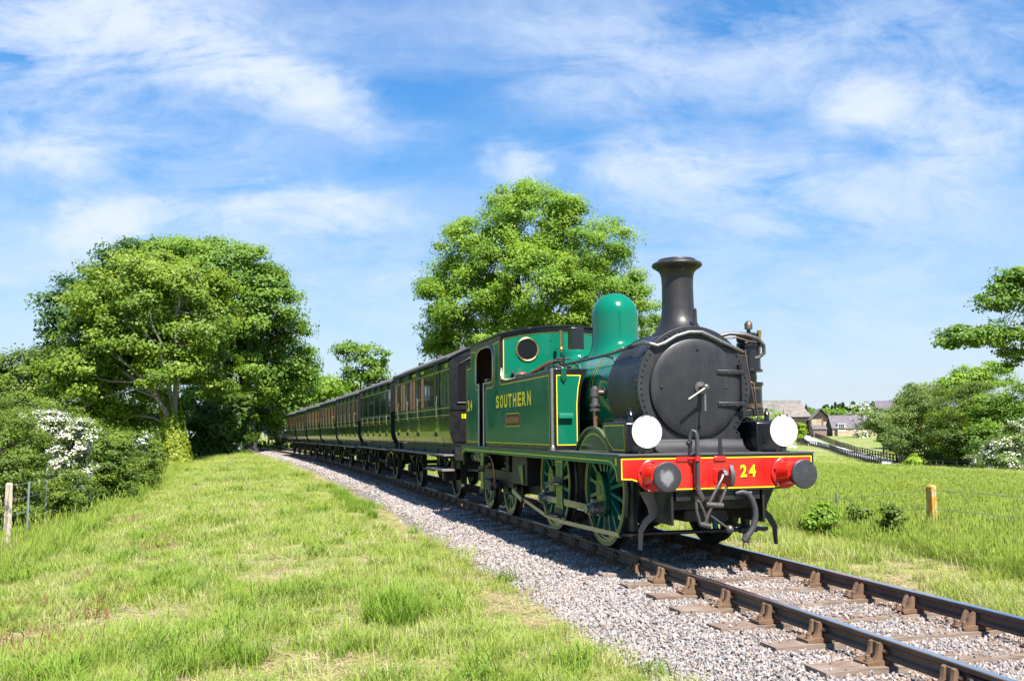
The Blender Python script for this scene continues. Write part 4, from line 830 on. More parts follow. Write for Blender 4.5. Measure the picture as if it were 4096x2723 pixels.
    for s in (-1, 1):
        fb = obj('footboard', MB().box(-h+.05, h-.10, min(s*1.06, s*1.36), max(s*1.06, s*1.36), z0-.215, z0-.175), M['plank'], root, bevel=.006)
        if s < 0:
            for xk in np.linspace(-h+.4, h-.5, 5): obj('footboard_bracket', MB().prism([(-1.05, z0-.05), (-1.05, z0-.3), (-1.32, z0-.22), (-1.10, z0-.22)], 'x', xk-.02, xk+.02), M['blackm'], fb)
    if lettered:
        ls = obj('lower_step', MB().box(h-1.9, h-.08, -1.40, -1.12, .66, .705), M['plank'], root, bevel=.006)
        for xk in (h-1.5, h-.9, h-.2): obj('step_hanger', MB().box(xk-.02, xk+.02, -1.16, -1.13, .705, 1.0), M['blackm'], ls)
    obj('truss_rod', MB().tube([(-1.5, -.95, z0-.25), (-.7, -.95, .55), (.7, -.95, .55), (1.5, -.95, z0-.25)], .025, 6).box(-.45, .45, -.3, .5, .55, .95), M['blackm'], root)
    hb = obj('buffer', MB().cyl((0, -.87, 1.03), 'x', .09, h, h+.20, 16).cyl((0, -.87, 1.03), 'x', .165, h+.20, h+.225, 20), M['blackm'], root)
    for (a, b) in ((h, .87), (-h-.225, .87), (-h-.225, -.87)):
        obj('buffer', MB().cyl((0, b, 1.03), 'x', .09, a, a+.225, 16).cyl((0, b, 1.03), 'x', .165, a+(.20 if a > 0 else 0), a+(.225 if a > 0 else .025), 20), M['blackm'], root)
    for wx in wheels:
        wl_ = wx-xm
        for s in (-1, 1):
            w = obj('wheel', MB().lathe([(.16, s*.76), (.40, s*.735), (.45, s*.76), (.45, s*.69), (.16, s*.70)], (wl_, 0, .535), 'y', 36), M['blackm'], root)
            obj('tyre', MB().lathe([(.45, s*.69), (.45, s*.80), (.50, s*.815), (.532, s*.81), (.535, s*.735), (.56, s*.725), (.56, s*.69)], (wl_, 0, .535), 'y', 44, cap=False), M['tread'], w)
            obj('hub', MB().cyl((wl_, 0, .535), 'y', .13, s*.70, s*.84, 18), M['blackm'], w)
            if s < 0:
                wi = obj('axle_guard', MB().prism([(wl_-.55, z0-.22), (wl_-.20, .40), (wl_-.20, .33), (wl_+.20, .33), (wl_+.20, .40), (wl_+.55, z0-.22), (wl_+.42, z0-.22), (wl_+.16, .66), (wl_-.16, .66), (wl_-.42, z0-.22)], 'y', -.945, -.925), M['blackm'], root)
                obj('axle_box', MB().box(wl_-.14, wl_+.14, -1.10, -.88, .40, .66).box(wl_-.11, wl_+.11, -1.13, -1.10, .42, .60), M['blackm'], wi, bevel=.015)
                sp = MB()
                for q_ in range(5): sp.prism([(wl_-.52+.09*q_, z0-.30-.02*q_), (wl_, .70+.028*(4-q_)), (wl_+.52-.09*q_, z0-.30-.02*q_), (wl_, .725+.028*(4-q_))], 'y', -1.04, -.96)
                obj('leaf_spring', sp, M['blackm'], wi)
        obj('axle', MB().cyl((wl_, 0, .535), 'y', .065, -.72, .72, 10), M['blackm'], root)
    return root, xm
# first carriage: columns measured off the photograph (world x), turned to local x
xf, xr = -8.0, -15.64; xm = (xf+xr)/2
c1 = [(-15.52, -15.20, 'w'), (-14.98, -14.62, 'd'), (-14.52, -14.22, 'w'), (-14.12, -13.78, 'w'), (-13.44, -13.04, 'd'), (-12.94, -12.64, 'w'), (-12.52, -12.20, 'w'), (-11.85, -11.48, 'd'), (-11.36, -10.99, 'w'), (-10.88, -10.60, 'g'), (-10.48, -10.18, 'g'), (-10.06, -9.77, 'g'), (-9.52, -9.10, 'd'), (-8.76, -8.49, 'q'), (-8.40, -8.10, 'q'), (-8.92, -8.92, 's'), (-14.2, -14.2, 's'), (-12.6, -12.6, 's')]
carriage('green carriage coupled right behind the locomotive, with sunlit orange-brown windows and tall grab handles', xf, xr, 1.20, 3.13, [(a-xm, b-xm, k) for a, b, k in c1], (-9.25, -13.94), 'tall', lettered=True)
def regular(n, Lc, wk, style):
    cw = Lc/n; cols = []
    for i in range(n):
        x0 = -Lc/2+i*cw; d0 = x0+cw/2-.17
        cols += [(x0+.05, d0-.10, wk), (d0, d0+.34, 'd'), (d0+.44, x0+cw-.05, wk)]
    return cols
spec = [('dark green carriage with brass loop door handles, second behind the locomotive', -16.45, -23.50, 1.17, 3.06, 5, 'g', 'loop', (-18.13, -22.21)),
        ('green carriage with dim brown windows, third behind the locomotive', -24.40, -31.50, 1.13, 3.03, 5, 'm', 'tall', (-25.59, -29.98)),
        ('green carriage with bright reddish windows and pale upright handles, fourth behind the locomotive', -32.15, -38.55, 1.11, 3.00, 5, 'w', 'tall', (-33.70, -37.65)),
        ('green carriage with orange-lit windows, fifth behind the locomotive', -39.30, -45.80, 1.09, 2.94, 4, 'w', 'tall', (-40.8, -44.6)),
        ('green carriage with dull brown windows, sixth behind the locomotive', -46.60, -52.40, 1.07, 2.88, 3, 'm', 'plain', (-47.9, -51.2)),
        ('dark green carriage at the very tail of the train', -53.20, -59.20, 1.05, 2.82, 2, 'm', 'plain', (-54.6, -58.0))]
for lab, a, b, z0_, ze_, n_, wk, st, wh in spec:
    carriage(lab, a, b, z0_, ze_, regular(n_, a-b, wk, st), wh, st, near=True)
# a passenger resting an arm on the lowered window of the first carriage
def skin_person(name, joints, edges, radii, m, loc, label):
    me = bpy.data.meshes.new(name); me.from_pydata(joints, edges, []); me.materials.append(m); o = bpy.data.objects.new(name, me); COL.objects.link(o); o.location = loc
    sk = o.modifiers.new('skin', 'SKIN'); 
    for v, r in zip(me.skin_vertices[0].data, radii): v.radius = r if isinstance(r, tuple) else (r, r)
    me.skin_vertices[0].data[0].use_root = True; ss = o.modifiers.new('sub', 'SUBSURF'); ss.levels = 2; ss.render_levels = 2
    return tag(o, label, 'person')
J = [(0, 0, .95), (0, 0, 1.20), (0, 0, 1.42), (0, 0, 1.55), (.01, -.02, 1.66), (.01, -.03, 1.75), (-.18, 0, 1.42), (-.24, -.08, 1.16), (-.10, -.26, 1.10), (.02, -.28, 1.10), (.18, 0, 1.42), (.22, -.16, 1.22), (.10, -.30, 1.20), (.02, -.30, 1.24), (-.09, 0, .90), (-.10, .02, .48), (-.10, .05, .06), (.09, 0, .90), (.10, .02, .48), (.10, .05, .06)]
E_ = [(0, 1), (1, 2), (2, 3), (3, 4), (4, 5), (2, 6), (6, 7), (7, 8), (8, 9), (2, 10), (10, 11), (11, 12), (12, 13), (0, 14), (14, 15), (15, 16), (0, 17), (17, 18), (18, 19)]
Rr = [(.16, .11), (.15, .11), (.16, .11), .055, .095, .075, .065, .048, .038, .03, .065, .048, .038, .03, .085, .06, .045, .085, .06, .045]
skin_person('person', J, E_, Rr, M['skin'], (-11.62, -1.02-.06, 1.13), 'person leaning on a lowered window of the first carriage, forearm over the sill')
TREES = {'syc': ((-55.2, -10.7),
 [(-58.9, -13.2, 11.4, 5.8, 3.06), (-58.9, -15.8, 8.8, 3.65, 2.54), (-58.5, -17.3, 5.9, 3.13, 2.03), (-59.1, -18.4, 3.7, 2.5, 1.56), (-61.0, -12.2, 8.4, 3.65, 2.82), (-59.0, -9.6, 10.6, 2.94, 2.94), (-60.2, -15.3, 4.7, 2.9, 1.77), (-61.3, -15.1, 13.4, 3.65, 1.83), (-60.9, -16.8, 2.6, 2.9, 1.29), (-64.3, -14.2, 2.7, 2.05, 1.2), (-61.4, -9.3, 6.8, 2.36, 2.02), (-54.7, -11.4, 6.4, 1.88, 1.09), (-56.5, -14.3, 7.6, 2.15, 1.23), (-55.1, -9.9, 8.5, 1.85, 1.23), (-54.1, -12.5, 5.3, 1.34, 0.77)]),
 'oakR': ((-74.9, -6.1),
 [(-74.0, -9.1, 15.2, 6.21, 3.92), (-73.5, -5.9, 12.2, 4.33, 4.49), (-76.4, -3.7, 8.4, 3.53, 4.15), (-77.8, -3.4, 4.5, 3.02, 2.6), (-74.3, -7.0, 7.4, 4.41, 3.6), (-79.1, -12.5, 16.5, 5.04, 3.15), (-78.1, -7.8, 3.0, 3.11, 2.28), (-77.2, -1.8, 6.0, 1.76, 2.94), (-79.7, -10.2, 4.3, 2.94, 2.52), (-78.2, -13.6, 18.0, 4.57, 1.87)]),
 'oakL': ((-83.5, -21.9),
 [(-82.8, -24.6, 13.4, 1.76, 2.1), (-81.5, -21.0, 16.1, 2.94, 1.89), (-83.2, -25.1, 11.1, 1.34, 1.47), (-80.4, -17.8, 17.8, 3.78, 1.89), (-82.4, -22.5, 11.5, 2.94, 2.94), (-83.1, -23.6, 7.8, 3.36, 2.52), (-79.4, -14.6, 18.6, 3.36, 1.26)]),
 'farL': ((-76.0, -25.5),
 [(-75.4, -25.6, 6.7, 2.67, 1.9), (-76.0, -27.4, 5.7, 1.9, 2.29), (-74.8, -23.8, 7.2, 1.9, 1.71), (-76.4, -28.9, 6.1, 1.9, 2.67), (-75.6, -25.2, 4.2, 3.05, 1.9)]),
 'ash': ((-42.0, 10.7),
 [(-41.4, 9.9, 16.3, 1.23, 0.96), (-39.8, 12.3, 15.4, 1.61, 1.07), (-43.6, 5.4, 7.6, 1.37, 1.23), (-40.4, 10.8, 14.1, 3.36, 2.42), (-41.3, 8.1, 12.6, 3.09, 2.15), (-39.7, 13.8, 12.8, 2.95, 2.42), (-41.0, 6.7, 9.5, 2.77, 1.85), (-38.9, 10.2, 10.1, 3.62, 2.59), (-39.6, 15.2, 9.8, 2.55, 2.28), (-43.3, 6.7, 7.3, 2.19, 1.23), (-39.6, 8.8, 7.0, 2.59, 1.42), (-39.4, 13.1, 7.3, 3.16, 1.85), (-39.2, 16.9, 9.3, 1.34, 1.61), (-40.1, 18.0, 7.5, 1.09, 1.23), (-44.1, 6.0, 11.3, 1.67, 1.39)]),
 'ashS': ((-90.3, 5.5),
 [(-89.6, 4.3, 10.8, 1.56, 1.07), (-88.9, 7.0, 10.2, 1.76, 1.27), (-89.4, 5.7, 8.7, 2.2, 1.37), (-89.9, 4.4, 7.2, 1.22, 1.22), (-89.1, 7.1, 7.6, 1.37, 1.37)]),
 'hedgeA': ((-83.1, 0.9),
 [(-82.7, 0.9, 5.6, 2.02, 1.44), (-83.1, 0.0, 4.2, 1.57, 1.35)]),
 'hedgeB': ((-95.7, 4.5),
 [(-95.4, 3.7, 6.1, 2.05, 1.54), (-94.6, 6.9, 5.6, 2.31, 1.44), (-94.0, 8.9, 6.1, 1.79, 1.13)]),
 'dark1': ((-68.3, -8.8),
 [(-68.0, -8.8, 2.3, 2.2, 1.83), (-68.5, -10.2, 1.4, 1.65, 1.39), (-67.6, -7.3, 2.7, 1.65, 2.01)]),
 'dark3': ((-79.9, -16.7),
 [(-79.4, -15.8, 2.5, 2.67, 2.05), (-80.2, -19.0, 2.9, 2.87, 2.05), (-78.8, -13.6, 1.9, 1.64, 1.64)]),
 'dark2': ((-89.0, -4.4),
 [(-88.5, -4.5, 4.2, 2.58, 2.81), (-89.1, -5.8, 2.1, 2.34, 2.11), (-87.8, -2.7, 6.0, 1.88, 2.34)]),
 'hawD': ((-82.2, -3.0),
 [(-82.1, -3.2, 2.5, 1.85, 1.54), (-81.5, -1.6, 3.8, 1.76, 1.32), (-82.3, -4.3, 3.1, 1.1, 1.1)]),
 'hawE': ((-89.6, 0.2),
 [(-89.3, -0.1, 4.7, 1.68, 1.34), (-88.9, 1.3, 4.9, 1.68, 1.05)]),
 'h1': ((-12.6, -10.9),
 [(-12.4, -11.1, 0.9, 0.87, 1.18), (-14.5, -11.1, 1.4, 0.67, 0.79), (-15.9, -12.4, 1.5, 0.82, 1.05)]),
 'h2': ((-22.4, -12.1),
 [(-22.1, -12.4, 1.5, 1.03, 1.1), (-24.5, -13.6, 2.2, 0.94, 0.78), (-27.4, -13.0, 2.4, 1.03, 0.68)]),
 'haw1': ((-17.6, -10.5),
 [(-17.5, -10.6, 1.0, 0.53, 0.53), (-19.8, -11.6, 1.9, 0.55, 0.3), (-17.4, -10.3, 1.5, 0.38, 0.38), (-17.6, -10.7, 0.5, 0.46, 0.28), (-21.0, -12.4, 2.1, 0.35, 0.2)]),
 'h4': ((-20.6, -9.9),
 [(-20.5, -10.0, 0.5, 0.85, 0.88), (-19.6, -10.3, 0.0, 0.68, 0.62)]),
 'h5': ((-24.7, -9.6),
 [(-24.6, -9.7, 0.1, 0.77, 0.81), (-26.6, -9.4, 0.3, 0.6, 0.6)]),
 'h6': ((-14.9, -10.0),
 [(-14.8, -10.0, 0.0, 0.57, 0.6), (-13.9, -10.3, -0.1, 0.49, 0.49)]),
 'haw2': ((-34.3, -10.5),
 [(-34.2, -10.6, 1.2, 0.37, 0.49), (-34.3, -10.8, 0.8, 0.33, 0.37)]),
 'h7': ((-36.7, -11.4),
 [(-36.7, -11.8, 0.7, 1.07, 0.77), (-38.5, -10.9, 0.4, 0.67, 0.67)]),
 'h8': ((-45.8, -14.3),
 [(-45.9, -15.1, 1.1, 2.03, 1.07), (-46.4, -17.3, 2.0, 2.03, 1.32), (-48.5, -13.0, 0.7, 1.48, 0.75)]),
 'r1': ((-117.5, 95.9),
 [(-117.0, 95.8, 1.6, 3.08, 2.78), (-117.2, 94.7, 3.0, 2.2, 1.83), (-116.6, 97.6, 0.5, 2.2, 1.9)]),
 'r2': ((-90.5, 80.8),
 [(-89.9, 80.4, 2.4, 3.63, 3.63), (-88.9, 77.3, 0.7, 2.88, 2.88), (-89.2, 82.0, 4.7, 3.22, 2.64)]),
 'r3': ((-82.4, 79.8),
 [(-81.7, 79.7, 3.1, 3.72, 3.94), (-79.8, 76.2, 0.7, 2.93, 2.93), (-81.0, 81.5, 5.0, 2.46, 2.19)]),
 'r4': ((-75.4, 78.7),
 [(-74.8, 78.6, 1.9, 3.33, 3.85), (-74.0, 80.5, 4.2, 3.08, 3.08), (-73.8, 75.6, -0.3, 2.52, 2.26), (-74.0, 82.1, 0.7, 3.08, 4.1)]),
 'r6': ((-113.5, 110.4),
 [(-112.2, 110.1, 9.5, 3.66, 2.05), (-113.0, 107.3, 8.4, 2.93, 1.83), (-111.1, 113.6, 9.8, 2.93, 2.56)]),
 'r5': ((-133.1, 114.6),
 [(-132.2, 114.2, 6.1, 2.66, 1.99), (-131.4, 116.3, 7.9, 3.32, 2.08)]),
 'hawR': ((-62.9, 67.1),
 [(-62.7, 67.1, -1.2, 2.11, 1.58), (-62.1, 68.5, 0.3, 1.76, 1.98), (-63.3, 65.4, -1.8, 1.23, 0.88)]),
 'r8': ((-77.2, 68.5),
 [(-77.1, 68.5, -2.5, 1.27, 0.81)]),
 'oakFar': ((-36.6, 48.6),
 [(-38.1, 39.9, 7.8, 1.05, 0.59), (-38.4, 39.2, 7.2, 0.47, 0.41), (-37.7, 41.5, 7.8, 1.17, 0.7), (-37.1, 42.5, 10.1, 1.17, 0.76), (-36.9, 43.2, 10.8, 1.52, 1.17), (-36.6, 43.9, 11.5, 1.32, 1.03), (-38.0, 40.4, 7.6, 1.52, 0.76), (-37.4, 42.3, 7.8, 1.47, 0.82), (-37.1, 43.8, 7.2, 1.47, 1.32), (-35.8, 47.1, 10.0, 2.49, 2.2), (-35.9, 47.9, 7.4, 3.22, 2.93), (-35.1, 48.6, 12.7, 2.64, 2.05), (-34.4, 50.9, 13.2, 3.81, 3.22), (-37.4, 43.4, 5.4, 0.88, 0.88), (-34.9, 51.6, 7.4, 3.52, 2.93)]),
 'farmbush': ((-166.7, 104.8),
 [(-166.5, 104.5, 4.0, 2.73, 1.95), (-165.9, 106.9, 3.0, 1.76, 1.27)]),
 'hawF': ((-191.1, 147.5),
 [(-191.0, 146.7, 6.2, 2.52, 1.84), (-190.3, 148.5, 7.3, 1.61, 1.38)]),
 'br1': ((-2.5, 4.3),
 [(-2.5, 4.3, -0.0, 0.21, 0.23), (-2.5, 4.0, -0.1, 0.14, 0.15)]),
 'br2': ((-1.3, 4.7),
 [(-1.3, 4.7, 0.1, 0.16, 0.18)]),
 'br3': ((-2.6, 5.1),
 [(-2.6, 5.1, -0.0, 0.23, 0.17)])}
# ------------------------------------------------------------ trees, bushes and hedges
def leafmat(name, dark, mid, light, trans=.42, rough=.5):
    t = NT(name); at = t.new('ShaderNodeAttribute', attribute_name='tint')
    c = t.ramp(at.outputs['Fac'], [(.0, dark), (.5, mid), (1.0, light)])
    t.set(**{'Base Color': c, 'Roughness': rough, 'Specular IOR Level': .35})
    tr = t.new('ShaderNodeBsdfTranslucent'); t.link(t.mix(1.0, c, (1.25, 1.15, .45), 'MULTIPLY'), tr.inputs['Color'])
    mx = t.new('ShaderNodeMixShader'); mx.inputs[0].default_value = trans
    t.link(t.b.outputs[0], mx.inputs[1]); t.link(tr.outputs[0], mx.inputs[2]); t.link(mx.outputs[0], t.out.inputs['Surface']); return t.m
LM = {
 'syc': leafmat('sycamore_leaves', (0.073, 0.142, 0.012), (0.150, 0.249, 0.019), (0.310, 0.396, 0.039)),
 'oak': leafmat('oak_leaves', (.065, .150, .016), (.135, .250, .024), (.27, .40, .045)),
 'oakd': leafmat('dark_oak_leaves', (0.026, 0.082, 0.021), (0.052, 0.125, 0.026), (0.090, 0.168, 0.034)),
 'ash': leafmat('ash_leaves', (.095, .205, .018), (.190, .335, .030), (.36, .48, .055), .48),
 'hedge': leafmat('hedge_leaves', (0.047, 0.099, 0.012), (0.116, 0.185, 0.021), (0.258, 0.327, 0.039)),
 'bright': leafmat('bright_bush_leaves', (0.172, 0.292, 0.013), (0.275, 0.413, 0.022), (0.361, 0.482, 0.043)),
 'willow': leafmat('grey_green_bush_leaves', (.075, .140, .028), (.155, .235, .050), (.29, .37, .10)),
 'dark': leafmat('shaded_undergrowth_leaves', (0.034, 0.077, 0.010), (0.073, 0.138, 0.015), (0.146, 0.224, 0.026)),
 'ivy': leafmat('ivy_leaves', (0.155, 0.215, 0.013), (0.258, 0.327, 0.022), (0.378, 0.430, 0.052)),
 'blossom': leafmat('hawthorn_blossom', (.42, .42, .36), (.68, .67, .62), (.84, .83, .79), .15),
 'bark': paint('grey_bark', (.17, .155, .13), .9, 0, .35, 3, bump=.6, bscale=9), 'barkd': paint('dark_bark', (.05, .042, .033), .9, 0, .35, 4, bump=.6, bscale=9)}
def leaf_cards(C, N, size, asp, rng):
    # kite-shaped leaf sprays, slightly folded, centre C, normal N
    n = len(C); N = N/np.linalg.norm(N, axis=1, keepdims=True)
    R = rng.normal(size=(n, 3)); A = R-N*(R*N).sum(1, keepdims=True); A /= np.linalg.norm(A, axis=1, keepdims=True)+1e-9; B = np.cross(N, A)
    s = (size*(.6+.8*rng.random(n)))[:, None]; w = s*asp
    V = np.stack([C-A*s*.5, C-A*s*.05+B*w*.5+N*s*.08, C+A*s*.5-N*s*.06, C-A*s*.05-B*w*.5+N*s*.08], 1).reshape(-1, 3)
    return V, np.arange(n*4).reshape(n, 4)
def crown_points(lobes, ncl, rng, inner=.45):
    ar = np.array([l[3]*l[4]+.5*l[3]**2 for l in lobes]); pick = rng.choice(len(lobes), ncl, p=ar/ar.sum()); out = []; ctr = []
    for i in pick:
        l = lobes[i]; d = rng.normal(size=3); d /= np.linalg.norm(d)
        r = 1-inner*rng.random()**1.6 if rng.random() > .14 else 1.0+.09*rng.random()
        out.append((l[0]+d[0]*l[3]*.95*r, l[1]+d[1]*l[3]*.95*r, l[2]+d[2]*l[4]*r)); ctr.append(l[:3])
    return np.array(out), np.array(ctr)
def make_tree(name, label, cat, key, lm, nleaf, ncl, rc, leaf, asp=.6, bark='bark', trunk_r=.3, seed=1, bush=False, group=None, limbs=9, blossom=0, flat=.5, fork=.35, lean=0.0, ivy=False, inner=.45):
    rng = np.random.default_rng(seed); (bx, by), lobes = TREES[key]; bz = float(gz(bx, by))-.08
    root = thing(name, label, cat, (bx, by, bz), 0, group); o0 = np.array([bx, by, bz])
    lob = list(lobes)
    if bush:
        mr = max(l[3] for l in lob)*.85; top = max(l[2] for l in lob)
        lob.append((bx, by, (bz+top)/2*.6+bz*.4, mr, max(.3, (top-bz)*.55)))
    P, Cc = crown_points(lob, ncl, rng, inner)
    P[:, 2] = np.maximum(P[:, 2], bz+.15+rc*.2)
    zt = P[:, 2].max(); zl = P[:, 2].min()
    # leaves
    k = rng.integers(0, ncl, nleaf); csz = (.55+.75*rng.random(ncl))*rc
    off = np.clip(rng.normal(size=(nleaf, 3))*.48, -.9, .9)
    off *= np.stack([csz[k], csz[k], csz[k]*flat], 1)
    LC = P[k]+off; LC[:, 2] = np.maximum(LC[:, 2], bz+.05)
    outw = P[k]-Cc[k]; outw /= np.linalg.norm(outw, axis=1, keepdims=True)+1e-6
    Nn = outw*.6+off/csz[k][:, None]*.45+np.array([.25, .03, .60])+rng.normal(size=(nleaf, 3))*.42
    V, Fq = leaf_cards(LC-o0, Nn, leaf*np.ones(nleaf), asp, rng)
    ct = rng.random(ncl); tint = np.clip(.50*ct[k]+.5*rng.random(nleaf)+.12*off[:, 2]/csz[k], 0, 1)
    if blossom:
        nb = int(nleaf*blossom); isb = rng.random(ncl) < .9; sel = np.where(isb[k])[0]; rng.shuffle(sel); sel = sel[:nb]; keep = np.ones(nleaf, bool); keep[sel] = False
        Vb, Fb = leaf_cards(LC[sel]-o0+outw[sel]*rc*.25, Nn[sel]+np.array([0, 0, .6]), leaf*.72*np.ones(len(sel)), .9, rng)
        obj('blossom', npmesh('blossom', Vb, Fb, LM['blossom'], np.repeat(rng.random(len(sel)), 4)), None, root)
        V = V.reshape(-1, 4, 3)[keep].reshape(-1, 3); Fq = np.arange(len(V)).reshape(-1, 4); tint = tint[keep]
    obj('crown', npmesh('crown', V, Fq, LM[lm], np.repeat(tint, 4)), None, root)
    # trunk, limbs and branches
    cen = np.array([np.average([l[0] for l in lob], weights=[l[3]**2 for l in lob]), np.average([l[1] for l in lob], weights=[l[3]**2 for l in lob]), 0])
    hf = bz+(zt-bz)*fork; H = Vector((bx+(cen[0]-bx)*.25, by+(cen[1]-by)*.25, hf)); B0 = Vector((bx, by, bz))
    if not bush:
        pts = [B0-B0, (H-B0)*.15+Vector((0, 0, 0)), (H-B0)*.5+Vector((.1, .08, 0)), (H-B0)]
        obj('trunk', MB().tube(pts, [trunk_r*1.5, trunk_r*1.08, trunk_r*.95, trunk_r*.85], 12), LM[bark], root)
    br = MB(); rr = random.Random(seed); idx = list(range(ncl)); rr.shuffle(idx)
    main = []
    for i in idx[:limbs]:
        tgt = Vector(P[i]); st = B0.lerp(H, rr.uniform(.50, 1.0)) if not bush else B0+Vector((rr.uniform(-.2, .2), rr.uniform(-.2, .2), 0))
        up = Vector((0, 0, (tgt-st).length*.22)); mid1 = st.lerp(tgt, .30)+up*rr.uniform(.3, 1.1)+Vector((rr.uniform(-1, 1), rr.uniform(-1, 1), rr.uniform(-.4, .4)))*rc*.55; mid2 = st.lerp(tgt, .66)+up*rr.uniform(.2, .8)+Vector((rr.uniform(-1, 1), rr.uniform(-1, 1), rr.uniform(-.4, .4)))*rc*.5
        r0 = trunk_r*rr.choice((.22, .28, .34, .5)); pl = [st, mid1, mid2, tgt]
        br.tube([p-B0 for p in pl], [r0, r0*.7, r0*.42, r0*.14], 7); main.append((pl, r0))
    nsub = min(ncl-limbs, 34*limbs//2 if not bush else limbs*4)
    for i in idx[limbs:limbs+nsub]:
        tgt = Vector(P[i]); best = None
        for pl, r0 in main:
            for t_ in (1, 2):
                d_ = (pl[t_]-tgt).length
                if best is None or d_ < best[0]: best = (d_, pl[t_].lerp(pl[t_+1], rr.random()*.5), r0*(.5 if t_ == 1 else .32))
        if best[0] > (3.6 if not bush else 2.5): continue
        st = best[1]; mid = st.lerp(tgt, .5)+Vector((rr.uniform(-.2, .2), rr.uniform(-.2, .2), .12))*best[0]*.5
        br.tube([st-B0, mid-B0, tgt-B0], [max(.02, best[2]*.7), max(.016, best[2]*.45), .010], 5, cap=False)
    obj('branches', br.mesh('branches', 60), LM[bark], root)
    if ivy:
        nI = 7000; u = rng.random(nI)**.8; th = rng.random(nI)*2*pi; hh = (hf-bz)*1.05; rad = (trunk_r*1.15+.40*(1-u)**2+.22*rng.random(nI))*(.75+.5*vnoise(th*2, u*6, 1, 2))
        Pv = np.stack([H.x-bx+0*u, H.y-by+0*u, 0*u], 1)*u[:, None]+np.stack([rad*np.cos(th), rad*np.sin(th), u*hh*(.72+.42*vnoise(th*1.3, th*0+2, 1, 2))], 1)
        Vi, Fi = leaf_cards(Pv, np.stack([np.cos(th), np.sin(th), .4+0*th], 1)+rng.normal(size=(nI, 3))*.35, .22*np.ones(nI), .85, rng)
        obj('ivy', npmesh('ivy', Vi, Fi, LM['ivy'], np.repeat(rng.random(nI), 4)), None, root)
    return root
MT = make_tree
MT('sycamore_tree', 'broad yellow-green sycamore with pale limbs and an ivy-clad trunk, left of the line', 'tree', 'syc', 'syc', 115000, 560, 1.0, .215, .8, 'bark', .42, 11, limbs=15, ivy=True, fork=.30)
MT('oak_tree', 'large dark green oak overhanging the track just right of the ivy-clad tree', 'tree', 'oakR', 'oak', 120000, 620, 1.25, .27, .75, 'barkd', .5, 12, limbs=14, fork=.3)
MT('oak_tree', 'dark oak whose crown shows behind the left edge of the yellow-green tree', 'tree', 'oakL', 'oakd', 28000, 150, 1.5, .32, .7, 'barkd', .5, 13, limbs=9, fork=.4)
MT('leafy_tree', 'low mid-green tree seen above the hedge at the left edge', 'tree', 'farL', 'hedge', 20000, 100, 1.3, .27, .7, 'barkd', .3, 14, limbs=7, fork=.3)
MT('ash_tree', 'tall fresh green ash tree rising behind the locomotive', 'tree', 'ash', 'ash', 140000, 700, .85, .205, .40, 'barkd', .36, 15, limbs=16, fork=.42, flat=.55)
MT('ash_tree', 'small thin-crowned tree standing against the sky behind the carriages', 'tree', 'ashS', 'oak', 5200, 70, 1.0, .34, .6, 'barkd', .2, 16, limbs=8, fork=.55)
MT('field_maple', 'rounded green tree just above the roofs of the last carriages', 'tree', 'hedgeA', 'ash', 6500, 50, 1.0, .32, .6, 'barkd', .2, 17, limbs=6)
MT('field_maple', 'bushy green tree peeping over the middle carriages below the small thin tree', 'tree', 'hedgeB', 'ash', 8000, 60, 1.1, .34, .6, 'barkd', .22, 18, limbs=6, fork=.5)
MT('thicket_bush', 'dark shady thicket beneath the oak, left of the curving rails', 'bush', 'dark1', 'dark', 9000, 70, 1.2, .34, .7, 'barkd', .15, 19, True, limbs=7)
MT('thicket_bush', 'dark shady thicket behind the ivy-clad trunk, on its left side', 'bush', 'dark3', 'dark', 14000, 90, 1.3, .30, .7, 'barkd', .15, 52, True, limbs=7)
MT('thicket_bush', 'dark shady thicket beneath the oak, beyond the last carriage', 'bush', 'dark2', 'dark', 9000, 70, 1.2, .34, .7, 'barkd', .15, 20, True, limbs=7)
MT('hawthorn', 'hawthorn with scattered white blossom beside the tail of the train', 'hawthorn', 'hawD', 'willow', 6500, 60, .8, .26, .7, 'barkd', .14, 21, True, blossom=.40, limbs=6)
MT('hawthorn', 'pale blossoming hawthorn just above the roofs of the last carriages', 'hawthorn', 'hawE', 'willow', 5500, 50, .9, .28, .7, 'barkd', .14, 22, True, blossom=.42, limbs=6)
HG = 'hedge bushes along the left fence'
MT('hedge_bush', 'big green hedge bush behind the nearest concrete post at the left edge', 'bush', 'h1', 'hedge', 26000, 150, .32, .062, .7, 'barkd', .05, 23, True, HG, limbs=12)
MT('hedge_bush', 'yellow-green hedge bush left of the white-flowered hawthorn', 'bush', 'h2', 'hedge', 22000, 140, .38, .080, .7, 'barkd', .05, 24, True, HG, limbs=12)
MT('hawthorn', 'hawthorn covered in bright white blossom in the left hedge', 'hawthorn', 'haw1', 'hedge', 15000, 170, .22, .078, .7, 'barkd', .05, 25, True, blossom=.60, limbs=10)
MT('hedge_bush', 'rounded bramble bush right of the white hawthorn', 'bush', 'h4', 'hedge', 17000, 110, .30, .075, .7, 'barkd', .04, 26, True, HG, limbs=9)
MT('hedge_bush', 'last low bramble bush at the right end of the left hedge', 'bush', 'h5', 'hedge', 15000, 90, .32, .080, .7, 'barkd', .04, 27, True, HG, limbs=9)
MT('hedge_bush', 'low tangled bramble below the white hawthorn', 'bush', 'h6', 'hedge', 14000, 100, .26, .065, .6, 'barkd', .04, 28, True, HG, limbs=9)
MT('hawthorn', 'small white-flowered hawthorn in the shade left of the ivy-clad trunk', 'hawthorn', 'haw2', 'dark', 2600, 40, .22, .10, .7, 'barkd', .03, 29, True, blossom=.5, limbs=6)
MT('hedge_bush', 'green bush at the foot of the grass bank below the ivy-clad trunk', 'bush', 'h7', 'hedge', 17000, 90, .5, .12, .7, 'barkd', .05, 30, True, HG, limbs=8)
